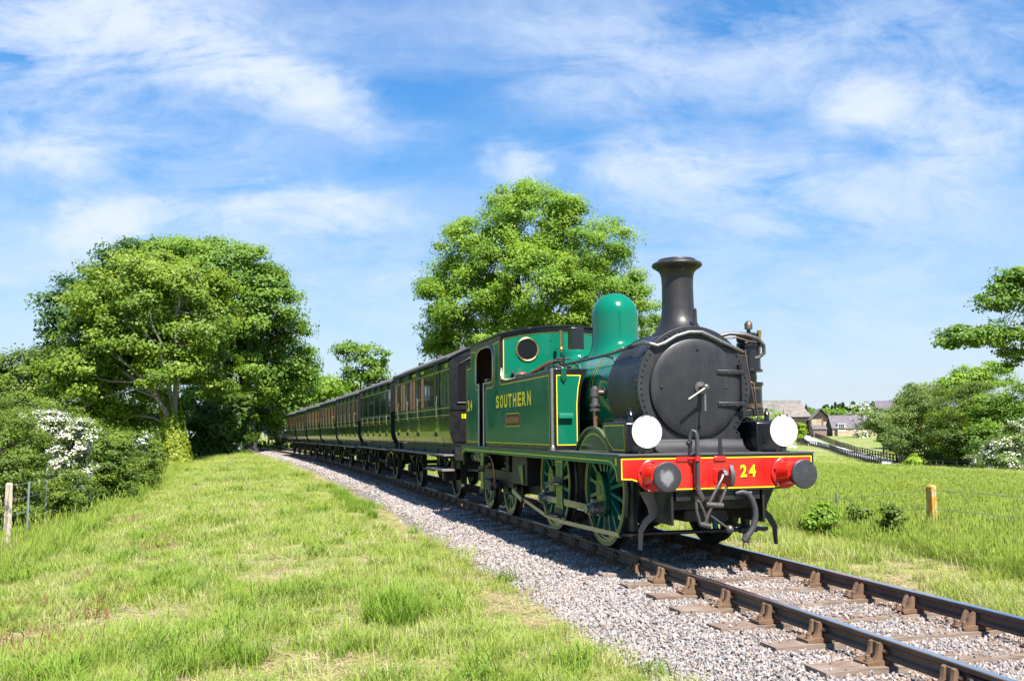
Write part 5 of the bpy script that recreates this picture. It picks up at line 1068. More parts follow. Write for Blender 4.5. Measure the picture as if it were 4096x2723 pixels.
MT('hedge_bush', 'wide shaded bush under the left side of the yellow-green tree', 'bush', 'h8', 'hedge', 24000, 140, .95, .17, .7, 'barkd', .08, 31, True, HG, limbs=9)
RG = 'bushes round the paddock on the right'
MT('apple_tree', 'small round tree in front of the low cottage on the right', 'tree', 'r1', 'willow', 9000, 80, 1.1, .34, .5, 'barkd', .12, 32, limbs=8, fork=.35)
MT('willow_bush', 'tall grey-green willow bush, leftmost of the big paddock bushes', 'bush', 'r2', 'willow', 30000, 150, 1.35, .30, .4, 'barkd', .1, 33, True, RG, limbs=10)
MT('willow_bush', 'tall grey-green willow bush, middle of the big paddock bushes', 'bush', 'r3', 'hedge', 30000, 150, 1.35, .30, .4, 'barkd', .1, 34, True, RG, limbs=10)
MT('willow_bush', 'dark green bush at the right edge above the grey-white hawthorn', 'bush', 'r4', 'oak', 26000, 150, 1.35, .30, .5, 'barkd', .1, 35, True, RG, limbs=10)
MT('leafy_tree', 'mid-green tree top behind the paddock bushes, under the oak branch', 'tree', 'r6', 'ash', 8000, 70, 1.6, .45, .6, 'barkd', .22, 36, limbs=7, fork=.5)
MT('leafy_tree', 'low green tree beside the steep slate roof, behind the willow bushes', 'tree', 'r5', 'willow', 8000, 70, 1.6, .45, .6, 'barkd', .2, 37, limbs=7, fork=.4)
MT('hawthorn', 'grey-white hawthorn at the right edge beyond the long grass', 'hawthorn', 'hawR', 'willow', 14000, 120, .75, .21, .7, 'barkd', .07, 38, True, blossom=.30, limbs=8)
MT('young_bush', 'small bright lime-green bush beside the black paddock fence', 'bush', 'r8', 'bright', 3500, 40, .5, .20, .7, 'barkd', .03, 39, True, limbs=6)
MT('oak_tree', 'oak reaching its dark branches into the sky at the right edge', 'tree', 'oakFar', 'oak', 60000, 520, .85, .22, .7, 'barkd', .42, 40, limbs=20, fork=.45, flat=.4, inner=.7)
MT('elder_bush', 'cream-flowered elder bush below the grey barn roofs', 'bush', 'farmbush', 'ash', 5500, 60, 1.1, .42, .7, 'barkd', .08, 41, True, blossom=.12, limbs=6)
MT('hawthorn', 'far white hawthorn beside the slate-roofed house', 'hawthorn', 'hawF', 'willow', 2500, 30, 1.0, .45, .7, 'barkd', .1, 42, True, blossom=.6, limbs=5)
BG = 'brambles along the right fence'
MT('bramble', 'low bramble by the right fence, nearest the engine', 'bramble', 'br1', 'ash', 2600, 50, .12, .055, .8, 'barkd', .015, 43, True, BG, limbs=8)
MT('bramble', 'low dark bramble at the foot of the lichen-covered post', 'bramble', 'br2', 'hedge', 2400, 40, .12, .05, .7, 'barkd', .015, 44, True, BG, limbs=8)
MT('bramble', 'low bramble midway between steel stake and lichen-covered post', 'bramble', 'br3', 'hedge', 2600, 45, .12, .05, .8, 'barkd', .015, 45, True, BG, limbs=8)
# ------------------------------------------------------------ ballast stones and grasses (uncountable stuff, instanced by geometry nodes)
def hidden_collection(name, meshes):
    c = bpy.data.collections.new(name)
    for i, me in enumerate(meshes):
        o = bpy.data.objects.new('%s_%02d' % (name, i), me); c.objects.link(o)
    return c
def scatter(name, pts, rot, scl, kind, coll):
    me = bpy.data.meshes.new(name); me.vertices.add(len(pts)); me.vertices.foreach_set('co', np.asarray(pts, np.float32).ravel())
    for nm, tp, dat in (('rot', 'FLOAT_VECTOR', rot), ('scl', 'FLOAT_VECTOR', scl)):
        a = me.attributes.new(nm, tp, 'POINT'); a.data.foreach_set('vector', np.asarray(dat, np.float32).ravel())
    a = me.attributes.new('kindno', 'INT', 'POINT'); a.data.foreach_set('value', np.asarray(kind, np.int32))
    o = bpy.data.objects.new(name, me); COL.objects.link(o); o['kind'] = 'stuff'
    ng = bpy.data.node_groups.new(name+'_scatter', 'GeometryNodeTree'); ng.interface.new_socket('Geometry', in_out='INPUT', socket_type='NodeSocketGeometry'); ng.interface.new_socket('Geometry', in_out='OUTPUT', socket_type='NodeSocketGeometry')
    N = ng.nodes; gi = N.new('NodeGroupInput'); go = N.new('NodeGroupOutput'); ci = N.new('GeometryNodeCollectionInfo'); ci.inputs['Collection'].default_value = coll; ci.inputs['Separate Children'].default_value = True; ci.inputs['Reset Children'].default_value = True
    ip = N.new('GeometryNodeInstanceOnPoints'); ip.inputs['Pick Instance'].default_value = True
    def na(n_, t_):
        q = N.new('GeometryNodeInputNamedAttribute'); q.data_type = t_; q.inputs['Name'].default_value = n_; return q.outputs['Attribute']
    ng.links.new(gi.outputs[0], ip.inputs['Points']); ng.links.new(ci.outputs[0], ip.inputs['Instance']); ng.links.new(na('rot', 'FLOAT_VECTOR'), ip.inputs['Rotation']); ng.links.new(na('scl', 'FLOAT_VECTOR'), ip.inputs['Scale']); ng.links.new(na('kindno', 'INT'), ip.inputs['Instance Index']); ng.links.new(ip.outputs[0], go.inputs[0])
    md = o.modifiers.new('scatter', 'NODES'); md.node_group = ng
    return o
CR, CU, CF, CC = np.array(_r), np.array(_u), np.array(_f), np.array(CAM)
def infield(x, y, z, mx=1.12):
    d = np.stack([x-CC[0], y-CC[1], z-CC[2]], -1); dz = d@CF; u = (d@CR)/np.maximum(dz, .01); v = (d@CU)/np.maximum(dz, .01)
    return (dz > 3) & (np.abs(u) < .576*mx) & (v > -.383*1.18), dz
# --- stones
def stone(seed):
    rr = np.random.default_rng(seed); bm = bmesh.new(); bmesh.ops.create_icosphere(bm, subdivisions=1, radius=1.0)
    pl = [(rr.normal(size=3), rr.uniform(.45, .8)) for _ in range(7)]; sc = np.array([1, rr.uniform(.65, .95), rr.uniform(.5, .75)])
    for v in bm.verts:
        p = np.array(v.co)*(1+rr.uniform(-.12, .12))
        for n_, d_ in pl:
            n1_ = n_/np.linalg.norm(n_); e = p@n1_-d_
            if e > 0: p = p-n1_*e*.85
        v.co = Vector(p*sc)
    me = bpy.data.meshes.new('stone'); bm.to_mesh(me); bm.free(); return me
def stonemat(name, stops, rust=0.0):
    t = NT(name); oi = t.new('ShaderNodeObjectInfo'); c = t.ramp(oi.outputs['Random'], stops)
    n_ = t.noise(3.5, 4, .6, t.objc()); c = t.mix(t.ramp(n_, [(.35, .0), (.7, .35)]), c, (.5, .47, .45))
    t.set(**{'Base Color': c, 'Roughness': .82}); t.bump(t.noise(5, 4, .6, t.objc()), .4, .1); return t.m
sm_clean = stonemat('limestone_grey', [(.0, (0.149, 0.136, 0.136)), (.3, (0.269, 0.242, 0.231)), (.55, (0.381, 0.338, 0.314)), (.78, (0.501, 0.443, 0.400)), (.93, (0.372, 0.263, 0.206)), (1, (0.483, 0.351, 0.264))])
sm_rust = stonemat('limestone_rust_stained', [(.0, (0.120, 0.077, 0.052)), (.4, (0.258, 0.163, 0.107)), (.75, (0.361, 0.258, 0.189)), (1, (0.430, 0.310, 0.232))])
st = []
for i in range(7): me = stone(i+1); me.materials.append(sm_clean); st.append(me)
for i in range(5): me = stone(i+20); me.materials.append(sm_rust); st.append(me)
stc = hidden_collection('ballast_stone', st)
rng = np.random.default_rng(21); SX = np.array(SLEEPER_X); PT = []; RT = []; SL = []; KD = []
for xa, xb, den, sz in ((8.3, 12.0, 250, .022), (4.2, 8.3, 2300, .0172), (1.0, 4.2, 1900, .0185), (-4, 1.0, 1000, .022), (-14, -4, 460, .027), (-32, -14, 150, .036), (-75, -32, 45, .052)):
    n = int((xb-xa)*4.7*den); x = rng.uniform(xa, xb, n); d = rng.uniform(-2.75, 1.95, n)
    edge = np.interp(x, [-12, -4, 2], [-1.95, -2.05, -2.30])+.5*(vnoise(x, x*0+5, .7, 3)-.5); keep = (d > edge-.35*rng.random(n)**2) & (d < 1.62+.25*rng.random(n)**3)
    ns = np.abs(x[:, None]-SX[None, :]).min(1); onsl = (ns < .118) & (np.abs(d) < 1.28); keep &= (~onsl) | (rng.random(n) < np.where(np.abs(d) < .58, .20, .05))
    keep &= np.abs(np.abs(d)-.7525) > .045
    nearch = (ns < .17) & (np.abs(np.abs(d)-.7525) < .19); keep &= ~nearch
    x, d, ns, onsl = x[keep], d[keep], ns[keep], onsl[keep]; n = len(x)
    y = ycv(x)+d; z = bedz(d)+rng.uniform(-.006, .02, n)+.012*(vnoise(x, d, 2.5, 2)-.3); z = np.where(onsl, ZS+sz*.5, z)
    ok, dz = infield(x, y, z); x, y, z, d, ns = x[ok], y[ok], z[ok], d[ok], ns[ok]; n = len(x)
    s_ = sz*(.55+.9*rng.random(n)**1.3); rusty = rng.random(n) < np.interp(np.abs(np.abs(d)-.75), [0, .25, .45], [.85, .35, .05])*np.where((np.abs(d) > .75) & (d < 0), .9, 1)
    PT.append(np.stack([x, y, z], 1)); RT.append(rng.random((n, 3))*6.283); SL.append(np.stack([s_*1.15, s_*1.15, s_], 1)); KD.append(np.where(rusty, rng.integers(7, 12, n), rng.integers(0, 7, n)))
scatter('ballast_stones', np.concatenate(PT), np.concatenate(RT), np.concatenate(SL), np.concatenate(KD), stc)
# --- grass clumps
def blades(nb, rad, h, w, bend, rng, flat=False, seg=3, seed_head=False):
    V = []; F = []; T = []
    for i in range(nb):
        a = rng.random()*6.283; rr = rad*sqrt(rng.random()); b0 = np.array([rr*cos(a), rr*sin(a), 0.0 if not flat else rng.random()*.02]); az = rng.random()*6.283
        dr = np.array([cos(az), sin(az), 0]); sd = np.array([-dr[1], dr[0], 0]); hh = h*(.45+.75*rng.random()); bb = bend*(.3+1.1*rng.random()); tint = rng.random(); base = len(V)
        for j in range(seg+1):
            u = j/seg
            p = b0+dr*hh*bb*u*u+np.array([0, 0, hh*u*(1-.35*bb*u*u)]) if not flat else b0+dr*hh*u+np.array([0, 0, .05*h*sin(u*3.0)*2*rng.random()])
            ww = w*(1-u**1.5*.92)*(.7+.5*rng.random()*0+.3)
            V += [p-sd*ww/2, p+sd*ww/2]; T += [u*.75+.25*tint]*2
        F += [(base+2*j, base+2*j+1, base+2*j+3, base+2*j+2) for j in range(seg)]
        if seed_head and rng.random() < .35:
            q0 = V[-1]; base = len(V)
            for j, (u, ww) in enumerate(((0, .002), (.4, .007), (1, .002))): V += [q0+np.array([0, 0, h*.22*u])-sd*ww*1.0, q0+np.array([0, 0, h*.22*u])+sd*ww*1.0]; T += [1.0]*2
            F += [(base+2*j, base+2*j+1, base+2*j+3, base+2*j+2) for j in range(2)]
    return np.array(V), np.array(F), np.array(T)
def grassmat(name, base, tip, alt, straw, strawamt):
    t = NT(name); at = t.new('ShaderNodeAttribute', attribute_name='tint'); oi = t.new('ShaderNodeObjectInfo')
    g1 = t.mix(at.outputs['Fac'], base, tip); n_ = t.noise(.55, 3, .6, oi.outputs['Location']); c = t.mix(t.ramp(n_, [(.38, 0.0), (.62, .85)]), g1, alt)
    c = t.mix(t.math('MULTIPLY', t.math('GREATER_THAN', oi.outputs['Random'], 1-strawamt), .65), c, straw)
    t.set(**{'Base Color': c, 'Roughness': .55, 'Specular IOR Level': .3}); tr = t.new('ShaderNodeBsdfTranslucent'); t.link(c, tr.inputs['Color'])
    mx = t.new('ShaderNodeMixShader'); mx.inputs[0].default_value = .40; t.link(t.b.outputs[0], mx.inputs[1]); t.link(tr.outputs[0], mx.inputs[2]); t.link(mx.outputs[0], t.out.inputs['Surface']); return t.m
GM_short = grassmat('mown_grass', (.215, .285, .035), (.42, .49, .095), (.31, .40, .06), (.60, .55, .29), .24)
GM_long = grassmat('long_meadow_grass', (.16, .255, .022), (.36, .43, .075), (.28, .385, .05), (.42, .38, .15), .10)
GM_tuft = grassmat('lush_grass_tuft', (.115, .215, .016), (.29, .42, .045), (.19, .32, .03), (.36, .42, .10), .15)
GM_straw = grassmat('dry_straw', (0.482, 0.387, 0.189), (0.671, 0.568, 0.344), (0.550, 0.456, 0.249), (0.602, 0.516, 0.327), .3)
GM_sorrel = grassmat('reddish_sorrel', (.16, .06, .03), (.30, .12, .06), (.22, .10, .05), (.25, .16, .06), .2)
gr = np.random.default_rng(5); gl = []
def addc(m, *a, **k):
    V, F, T = blades(*a, gr, **k); gl.append(npmesh('grass_clump', V, F, m, T))
for i in range(4): addc(GM_short, 32, .115, .15, .0062, .75)          # 0-3 mown
for i in range(3): addc(GM_long, 30, .13, .52, .0068, .55, seg=4, seed_head=True)   # 4-6 long
for i in range(3): addc(GM_straw, 20, .10, .17, .0065, .5, flat=True)     # 7-9 straw mats
for i in range(2): addc(GM_tuft, 60, .13, .36, .010, .75, seg=4)     # 10-11 lush tuft
for i in range(2): addc(GM_sorrel, 16, .13, .17, .010, .9)          # 12-13 sorrel
gc = hidden_collection('grass_clump', gl)
rng = np.random.default_rng(77)
rings = [(4.5, 8, 150, 1.0), (8, 12, 105, 1.1), (12, 18, 60, 1.3), (18, 28, 30, 1.7), (28, 45, 13, 2.4), (45, 80, 5, 3.6), (80, 150, 1.6, 6.0)]
OUT = {k_: ([], [], [], []) for k_ in ('bank_grass', 'meadow_grass')}
for a, b, den, wsc in rings:
    area = 1.38*.5*(b*b-a*a); n = int(area*den); dep = np.sqrt(rng.uniform(a*a, b*b, n)); u = rng.uniform(-.69, .69, n)
    P2 = CC[None, :2]+dep[:, None]*CF[None, :2]/np.linalg.norm(CF[:2])+(dep*u)[:, None]*CR[None, :2]/np.linalg.norm(CR[:2])
    x, y = P2[:, 0], P2[:, 1]; d = y-ycv(np.clip(x, -400, 60)); z = gz(x, y)
    edge = np.interp(x, [-12, -4, 2], [-1.98, -2.08, -2.33])+.5*(vnoise(x, x*0+5, .7, 3)-.5)+.25*rng.random(n)
    left = (d < edge) & (d > -13.5); right = d > 1.72+.3*rng.random(n)
    ok, dz = infield(x, y, z); left &= ok; right &= ok & (x > -130)
    # left bank
    for side, msk in (('bank_grass', left), ('meadow_grass', right)):
        i = np.where(msk)[0]; xx, yy, zz, dd = x[i], y[i], z[i], d[i]; m_ = len(i); r0 = rng.random(m_)
        pat = vnoise(xx, yy, 1.15, 3); pat2 = vnoise(xx+40, yy, .35, 2)
        kd = rng.integers(0, 4, m_); sc = np.ones(m_); zs = np.ones(m_)
        if side == 'bank_grass':
            dry = np.clip((dd+np.interp(xx, [-12, 0], [3.15, 3.3]))/.5, 0, 1)*np.interp(xx, [-14, -2], [1.15, .75])            # paler towards the ballast
            strawp = np.clip((pat-.44)*5.0, 0, .90)*np.interp(xx, [-22, -8, 0], [.2, .55, 1.0])+dry*.9
            isst = r0 < np.where(strawp > .02, strawp, .06); kd = np.where(isst, rng.integers(7, 10, m_), kd)
            zs = np.where(isst, 1, .50+.65*pat2+.4*(rng.random(m_)-.3)); zs = np.where((xx < -25) & ~isst, zs*1.25, zs)
            red = (vnoise(xx+9, yy+3, .8, 2) > .50) & (dd < -6.6) & (dd > -9.3) & (xx > -13) & (r0 > .90); kd = np.where(red, rng.integers(12, 14, m_), kd)
            wild = (dd < -8.7) & (rng.random(m_) < .5); kd = np.where(wild, rng.integers(4, 12, m_), kd); zs = np.where(wild, .55+.4*rng.random(m_), zs)
            tall = (~isst) & (rng.random(m_) < .05) & (pat < .5); kd = np.where(tall, rng.integers(10, 12, m_), kd); zs = np.where(tall, .5+.2*rng.random(m_), zs)
        else:
            lng = (dd > 4.15+.9*(pat-.5)+.35*(rng.random(m_)-.5)) & (dd < 34); kd = np.where(lng, rng.integers(4, 7, m_), kd)
            strawp = np.where(dd < 4.4, np.clip((pat-.44)*4.5, 0, .8), .05)
            isst = (~lng) & (r0 < strawp+.12); kd = np.where(isst, rng.integers(7, 10, m_), kd)
            zs = np.where(lng, np.interp(dd, [4, 5.2, 7.5, 12, 34], [.52, .70, .52, .42, .36])*(.75+.5*pat2), zs*(1.0+.5*pat2))
            drk = lng & (dd < 7) & (r0 < .22); kd = np.where(drk, rng.integers(10, 12, m_), kd); zs = np.where(drk, zs*1.25, zs)
        s_ = (.75+.6*rng.random(m_)); sx = s_*wsc**.75; OUT[side][0].append(np.stack([xx, yy, zz-.012], 1)); OUT[side][1].append(np.stack([rng.normal(size=m_)*.10, rng.normal(size=m_)*.10, rng.random(m_)*6.283], 1))
        OUT[side][2].append(np.stack([sx, sx, s_*zs*wsc**.15], 1)); OUT[side][3].append(kd)
# a few lush tufts picked out by eye on the bank
tf = [(2.35, -3.96, 1.1), (2.25, -4.08, 1.0), (2.5, -3.9, .9), (3.54, -6.75, .75), (3.9, -5.6, .8), (3.7, -5.4, .75), (4.0, -5.85, .7), (3.5, -4.4, .6), (-8.2, -2.9, .8), (-9.4, -3.0, .8), (-14.5, -2.95, .9), (-16, -3.0, .9), (-18.5, -3.1, .9), (-10.5, -2.9, .85), (-11.2, -3.05, .9), (-12.0, -2.95, .9), (-13.0, -3.0, .9), (4.3, -6.5, .8)]
for (x, y, s_) in tf:
    for q in range(7):
        a = rng.random()*6.283; rr = .30*rng.random(); xx, yy = x+rr*cos(a)*1.6, y+rr*sin(a)
        OUT['bank_grass'][0].append(np.array([[xx, yy, float(gz(xx, yy))-.01]])); OUT['bank_grass'][1].append(np.array([[.1*rng.normal(), .1*rng.normal(), rng.random()*6]])); OUT['bank_grass'][2].append(np.array([[s_, s_, s_*(.7+.5*rng.random())]])); OUT['bank_grass'][3].append(np.array([10+q % 2]))
for k_ in OUT: scatter(k_, *[np.concatenate(v) for v in OUT[k_]], gc)
# buttercups in the meadow beyond the fence
bv = []; bf = []
for i in range(70):
    cx, cy = (-7.6+rng.normal()*.9, 10.6+rng.normal()*1.1) if i < 52 else (-6+rng.normal()*3, 11+rng.normal()*2.5)
    cz = float(gz(cx, cy))+.52+.1*rng.random(); r_ = .022; b0 = len(bv)
    for j in range(6): bv.append((cx+r_*cos(j*1.047), cy+r_*sin(j*1.047), cz+.012))
    bv.append((cx, cy, cz-.01)); bf += [(b0+j, b0+(j+1) % 6, b0+6) for j in range(6)]
M['butter'] = paint('buttercup_yellow', (.85, .62, .01), .4, 0, .1, 9)
tag(obj('buttercups', npmesh('buttercups', bv, bf, M['butter']), None), kind='stuff')
# ------------------------------------------------------------ fences
t = NT('lichened_concrete'); n1 = t.noise(9, 5, .65); n2 = t.noise(5, 4, .6); n3 = t.noise(22, 3, .6)
c = t.ramp(n1, [(.35, (.30, .25, .19)), (.65, (.46, .40, .31))]); c = t.mix(t.ramp(n2, [(.56, 0.0), (.66, .8)]), c, (.05, .05, .045)); c = t.mix(t.ramp(n3, [(.60, 0.0), (.68, .8)]), c, (.55, .30, .03))
t.set(**{'Base Color': c, 'Roughness': .95}); t.bump(n3, .5, .01); M['concrete'] = t.m
t = NT('orange_lichen_concrete'); n1 = t.noise(7, 5, .65); n2 = t.noise(16, 4, .6)
c = t.ramp(n1, [(.40, (.46, .21, .02)), (.50, (.50, .31, .07)), (.57, (.42, .38, .30))]); c = t.mix(t.ramp(n2, [(.62, 0.0), (.7, .7)]), c, (.12, .10, .07))
t.set(**{'Base Color': c, 'Roughness': .95}); t.bump(n2, .5, .01); M['lichen'] = t.m
M['galv'] = paint('galvanised_steel', (.32, .37, .42), .5, .6, .25, 14)
def cpost(par, x, y, ztop, m, tilt=(0, 0), h=1.55):
    b = MB(); b.add([(sx*w, sy*w, z) for z, w in ((0, .075), (h-.04, .062), (h, .042)) for sx, sy in ((-1, -1), (1, -1), (1, 1), (-1, 1))], [(j*4+i, j*4+(i+1) % 4, j*4+4+(i+1) % 4, j*4+4+i) for j in range(2) for i in range(4)]+[(8, 9, 10, 11)])
    o = obj('concrete_post', b, m, par, smooth=0, bevel=.008); o.location = (x-par.location.x, y-par.location.y, ztop-h-par.location.z); o.rotation_euler = (tilt[0], tilt[1], .2); return o
def stake(par, x, y, ztop, tilt=(0, 0), h=1.25):
    b = MB(); b.prism([(-.02, -.02), (.02, -.02), (.02, -.012), (-.012, -.012), (-.012, .02), (-.02, .02)], 'z', 0, h)
    for q in range(12): b.box(-.024, -.018, -.012, .0, h-.08-q*.07, h-.05-q*.07)
    o = obj('steel_stake', b, M['galv'], par, smooth=0); o.location = (x-par.location.x, y-par.location.y, ztop-h-par.location.z); o.rotation_euler = (tilt[0], tilt[1], .4); return o
lf = thing('wire_fence', 'wire fence with mottled concrete posts in front of the left hedge', 'fence', (-14, -10.2, -.85))
for x, y, z in ((-2.4, -9.75, .70), (-8.5, -9.97, .59), (-15.43, -10.41, .43), (-20.62, -10.31, .40), (-27.2, -10.4, .36)): cpost(lf, x, y, z, M['concrete'], (random.uniform(-.03, .03), random.uniform(-.03, .03)))
for x, z in ((-11.05, .48), (-12.75, .44), (-17.35, .40), (-18.75, .40)): stake(lf, x, -10.2, z)
for dz in (.06, .36, .66): obj('wire', MB().tube([(x+14, y+10.2, z-dz+.85) for x, y, z in ((2, -9.6, .78), (-2.4, -9.75, .70), (-8.5, -9.97, .59), (-15.43, -10.41, .43), (-20.62, -10.31, .40), (-27.2, -10.4, .36))], .0045, 5), M['galv'], lf)
rf_ = thing('wire_fence', 'sagging wire fence with an orange-lichened post in the long grass on the right', 'fence', (-4, 6.4, -.45))
cpost(rf_, -2.4, 6.42, .51, M['lichen'], (.02, .03), 1.5); cpost(rf_, 3.6, 6.5, .55, M['concrete'], (0, .03), 1.5); cpost(rf_, -11.5, 6.3, .5, M['concrete'], (0, .03), 1.5)
stake(rf_, -4.92, 6.4, .20, (.02, -.12), 1.1); stake(rf_, -7.92, 6.4, .05, (.03, -.14), 1.1)
for dz in (.07, .40): obj('wire', MB().tube([(7.6, .1, .95-dz), (1.6, .02, .93-dz), (-.92, .0, .60-dz), (-3.92, 0, .44-dz), (-7.5, -.1, .9-dz)], .0045, 5), M['galv'], rf_)
M['blackwood'] = paint('black_creosoted_wood', (.022, .021, .022), .8, 0, .3, 4)
M['greypost'] = paint('grey_weathered_post', (.12, .11, .10), .9, 0, .3, 4)
def rail_fence(label, pts, step, rails, h=1.15, m=None, pw=.07):
    m = m or M['blackwood']; P = [Vector((a, b, 0)) for a, b in pts]; o0 = P[0]; z0 = float(gz(o0.x, o0.y)); root = thing('post_and_rail_fence', label, 'fence', (o0.x, o0.y, z0))
    seq = []; 
    for a, b in zip(P[:-1], P[1:]):
        n = max(1, round((b-a).length/step))
        for i in range(n): seq.append(a.lerp(b, i/n))
    seq.append(P[-1]); top = []
    pm = MB().box(-pw, pw, -pw, pw, -.1, h).mesh('post', 0); pm.materials.append(m)
    for p in seq:
        z = float(gz(p.x, p.y)); o = bpy.data.objects.new('post', pm); COL.objects.link(o); o.parent = root; o.location = (p.x-o0.x, p.y-o0.y, z-z0); top.append(Vector((p.x-o0.x, p.y-o0.y, z-z0)))
    for r in rails:
        for i in range(0, len(top)-1, 2):
            q = top[i:i+3]; b = MB()
            for a, c in zip(q[:-1], q[1:]):
                d = (c-a); nrm = Vector((-d.y, d.x, 0)).normalized()*.03
                a1, c1 = a+Vector((0, 0, r)), c+Vector((0, 0, r)); hh = Vector((0, 0, .055))
                b.add([a1-nrm-hh, a1+nrm-hh, a1+nrm+hh, a1-nrm+hh, c1-nrm-hh, c1+nrm-hh, c1+nrm+hh, c1-nrm+hh], [(0, 1, 2, 3), (7, 6, 5, 4), (0, 4, 5, 1), (1, 5, 6, 2), (2, 6, 7, 3), (3, 7, 4, 0)])
            obj('rail', b, m, root, smooth=0)
    return root
rail_fence('black post and rail fence on the near side of the farm lane', [(-181, 122.5), (-166.8, 114.5), (-157.3, 110.6), (-138.3, 100.2), (-114.5, 86.4), (-98, 77.2), (-84, 69.2)], 2.1, (1.08, .58))
rail_fence('black post and rail fence between the farm lane and the pale paddock', [(-219, 151.2), (-189.6, 134.2), (-162.5, 118.8), (-123.7, 95.6), (-105, 85.2), (-88.4, 75.6), (-77.9, 69.3)], 2.6, (1.08, .62, .2))
rail_fence('short black rail fence right of the lime-green bush', [(-74.6, 67.6), (-70.2, 66.3), (-66.5, 66.6)], 1.6, (1.0, .5), 1.1)
rail_fence('row of grey posts with thin rails below the right-edge hawthorn', [(-64.5, 66.5), (-60, 67.5), (-52, 70), (-44, 73)], 3.0, (.95,), 1.2, M['greypost'])
rail_fence('black five-barred gate fence at the top of the farm lane', [(-177.0, 118.6), (-168.8, 114.8)], 2.4, (1.2, .9, .6, .3), 1.4)
# ------------------------------------------------------------ the farm lane
la = [(-221, 150.5), (-193.4, 134.3), (-172.3, 122.4), (-147, 108.5), (-122.3, 94.5), (-106.1, 85.3), (-91, 76.8)]; lb = [(-217, 145), (-189, 129), (-167.8, 116.2), (-140, 102.2), (-115.8, 87.8), (-99, 78.4), (-85, 70.4)]
V = []
for (a, b), (c_, d_) in zip(la, lb):
    for q in range(5): x, y = a+(c_-a)*q/4, b+(d_-b)*q/4; V.append((x, y, float(gz(x, y))+.06))
# subdivide along
V = np.array(V).reshape(-1, 5, 3); VV = []
for i in range(len(V)-1):
    for j in range(8): 
        row = V[i]*(1-j/8)+V[i+1]*j/8; row = row.copy(); row[:, 2] = gz(row[:, 0], row[:, 1])+.32; VV.append(row)
VV.append(V[-1]); VV = np.array(VV); idx = np.arange(VV.shape[0]*5).reshape(-1, 5); FF = np.stack([idx[:-1, :-1], idx[:-1, 1:], idx[1:, 1:], idx[1:, :-1]], -1).reshape(-1, 4)
t = NT('pale_gravel_lane'); n1 = t.noise(.6, 5, .6); t.set(**{'Base Color': t.ramp(n1, [(.3, (.34, .32, .32)), (.7, (.46, .43, .42))]), 'Roughness': .95}); M['lane'] = t.m
tag(obj('path', npmesh('path', VV.reshape(-1, 3), FF, M['lane'], smooth=True), None), kind='structure')
# ------------------------------------------------------------ the farm
t = NT('grey_roof_tiles'); n1 = t.noise(.8, 5, .65); w_ = t.new('ShaderNodeTexWave', wave_type='BANDS', bands_direction='Z'); w_.inputs['Scale'].default_value = 4; t.link(t.geo(), w_.inputs[0])
t.set(**{'Base Color': t.mix(t.math('MULTIPLY', w_.outputs['Fac'], .3), t.ramp(n1, [(.3, (.14, .125, .11)), (.7, (.25, .225, .20))]), (.12, .11, .10)), 'Roughness': .9}); M['tile'] = t.m
t = NT('slate_roof'); n1 = t.noise(.9, 5, .7, sc=(1, 1, 3)); t.set(**{'Base Color': t.ramp(n1, [(.3, (.085, .075, .09)), (.6, (.15, .13, .15)), (.8, (.26, .24, .26))]), 'Roughness': .8}); M['slate'] = t.m
t = NT('rubble_stone'); n1 = t.noise(1.6, 5, .65); t.set(**{'Base Color': t.ramp(n1, [(.35, (.32, .25, .16)), (.65, (.52, .44, .31))]), 'Roughness': .9}); M['rubble'] = t.m
M['board'] = paint('tarred_boarding', (.045, .034, .028), .85, 0, .35, 1.5); M['boardp'] = paint('faded_boarding', (.22, .15, .135), .85, 0, .3, 1.5); M['brick'] = paint('red_brick_wall', (.25, .085, .05), .9, 0, .3, 1.2); M['whitew'] = paint('white_window_paint', (.8, .8, .8), .5, 0, .05, 2); M['shedgrey'] = paint('blue_grey_felt', (.14, .15, .18), .8, 0, .2, 1); M['greenw'] = paint('pale_green_cladding', (.25, .36, .22), .8, 0, .1, 1)
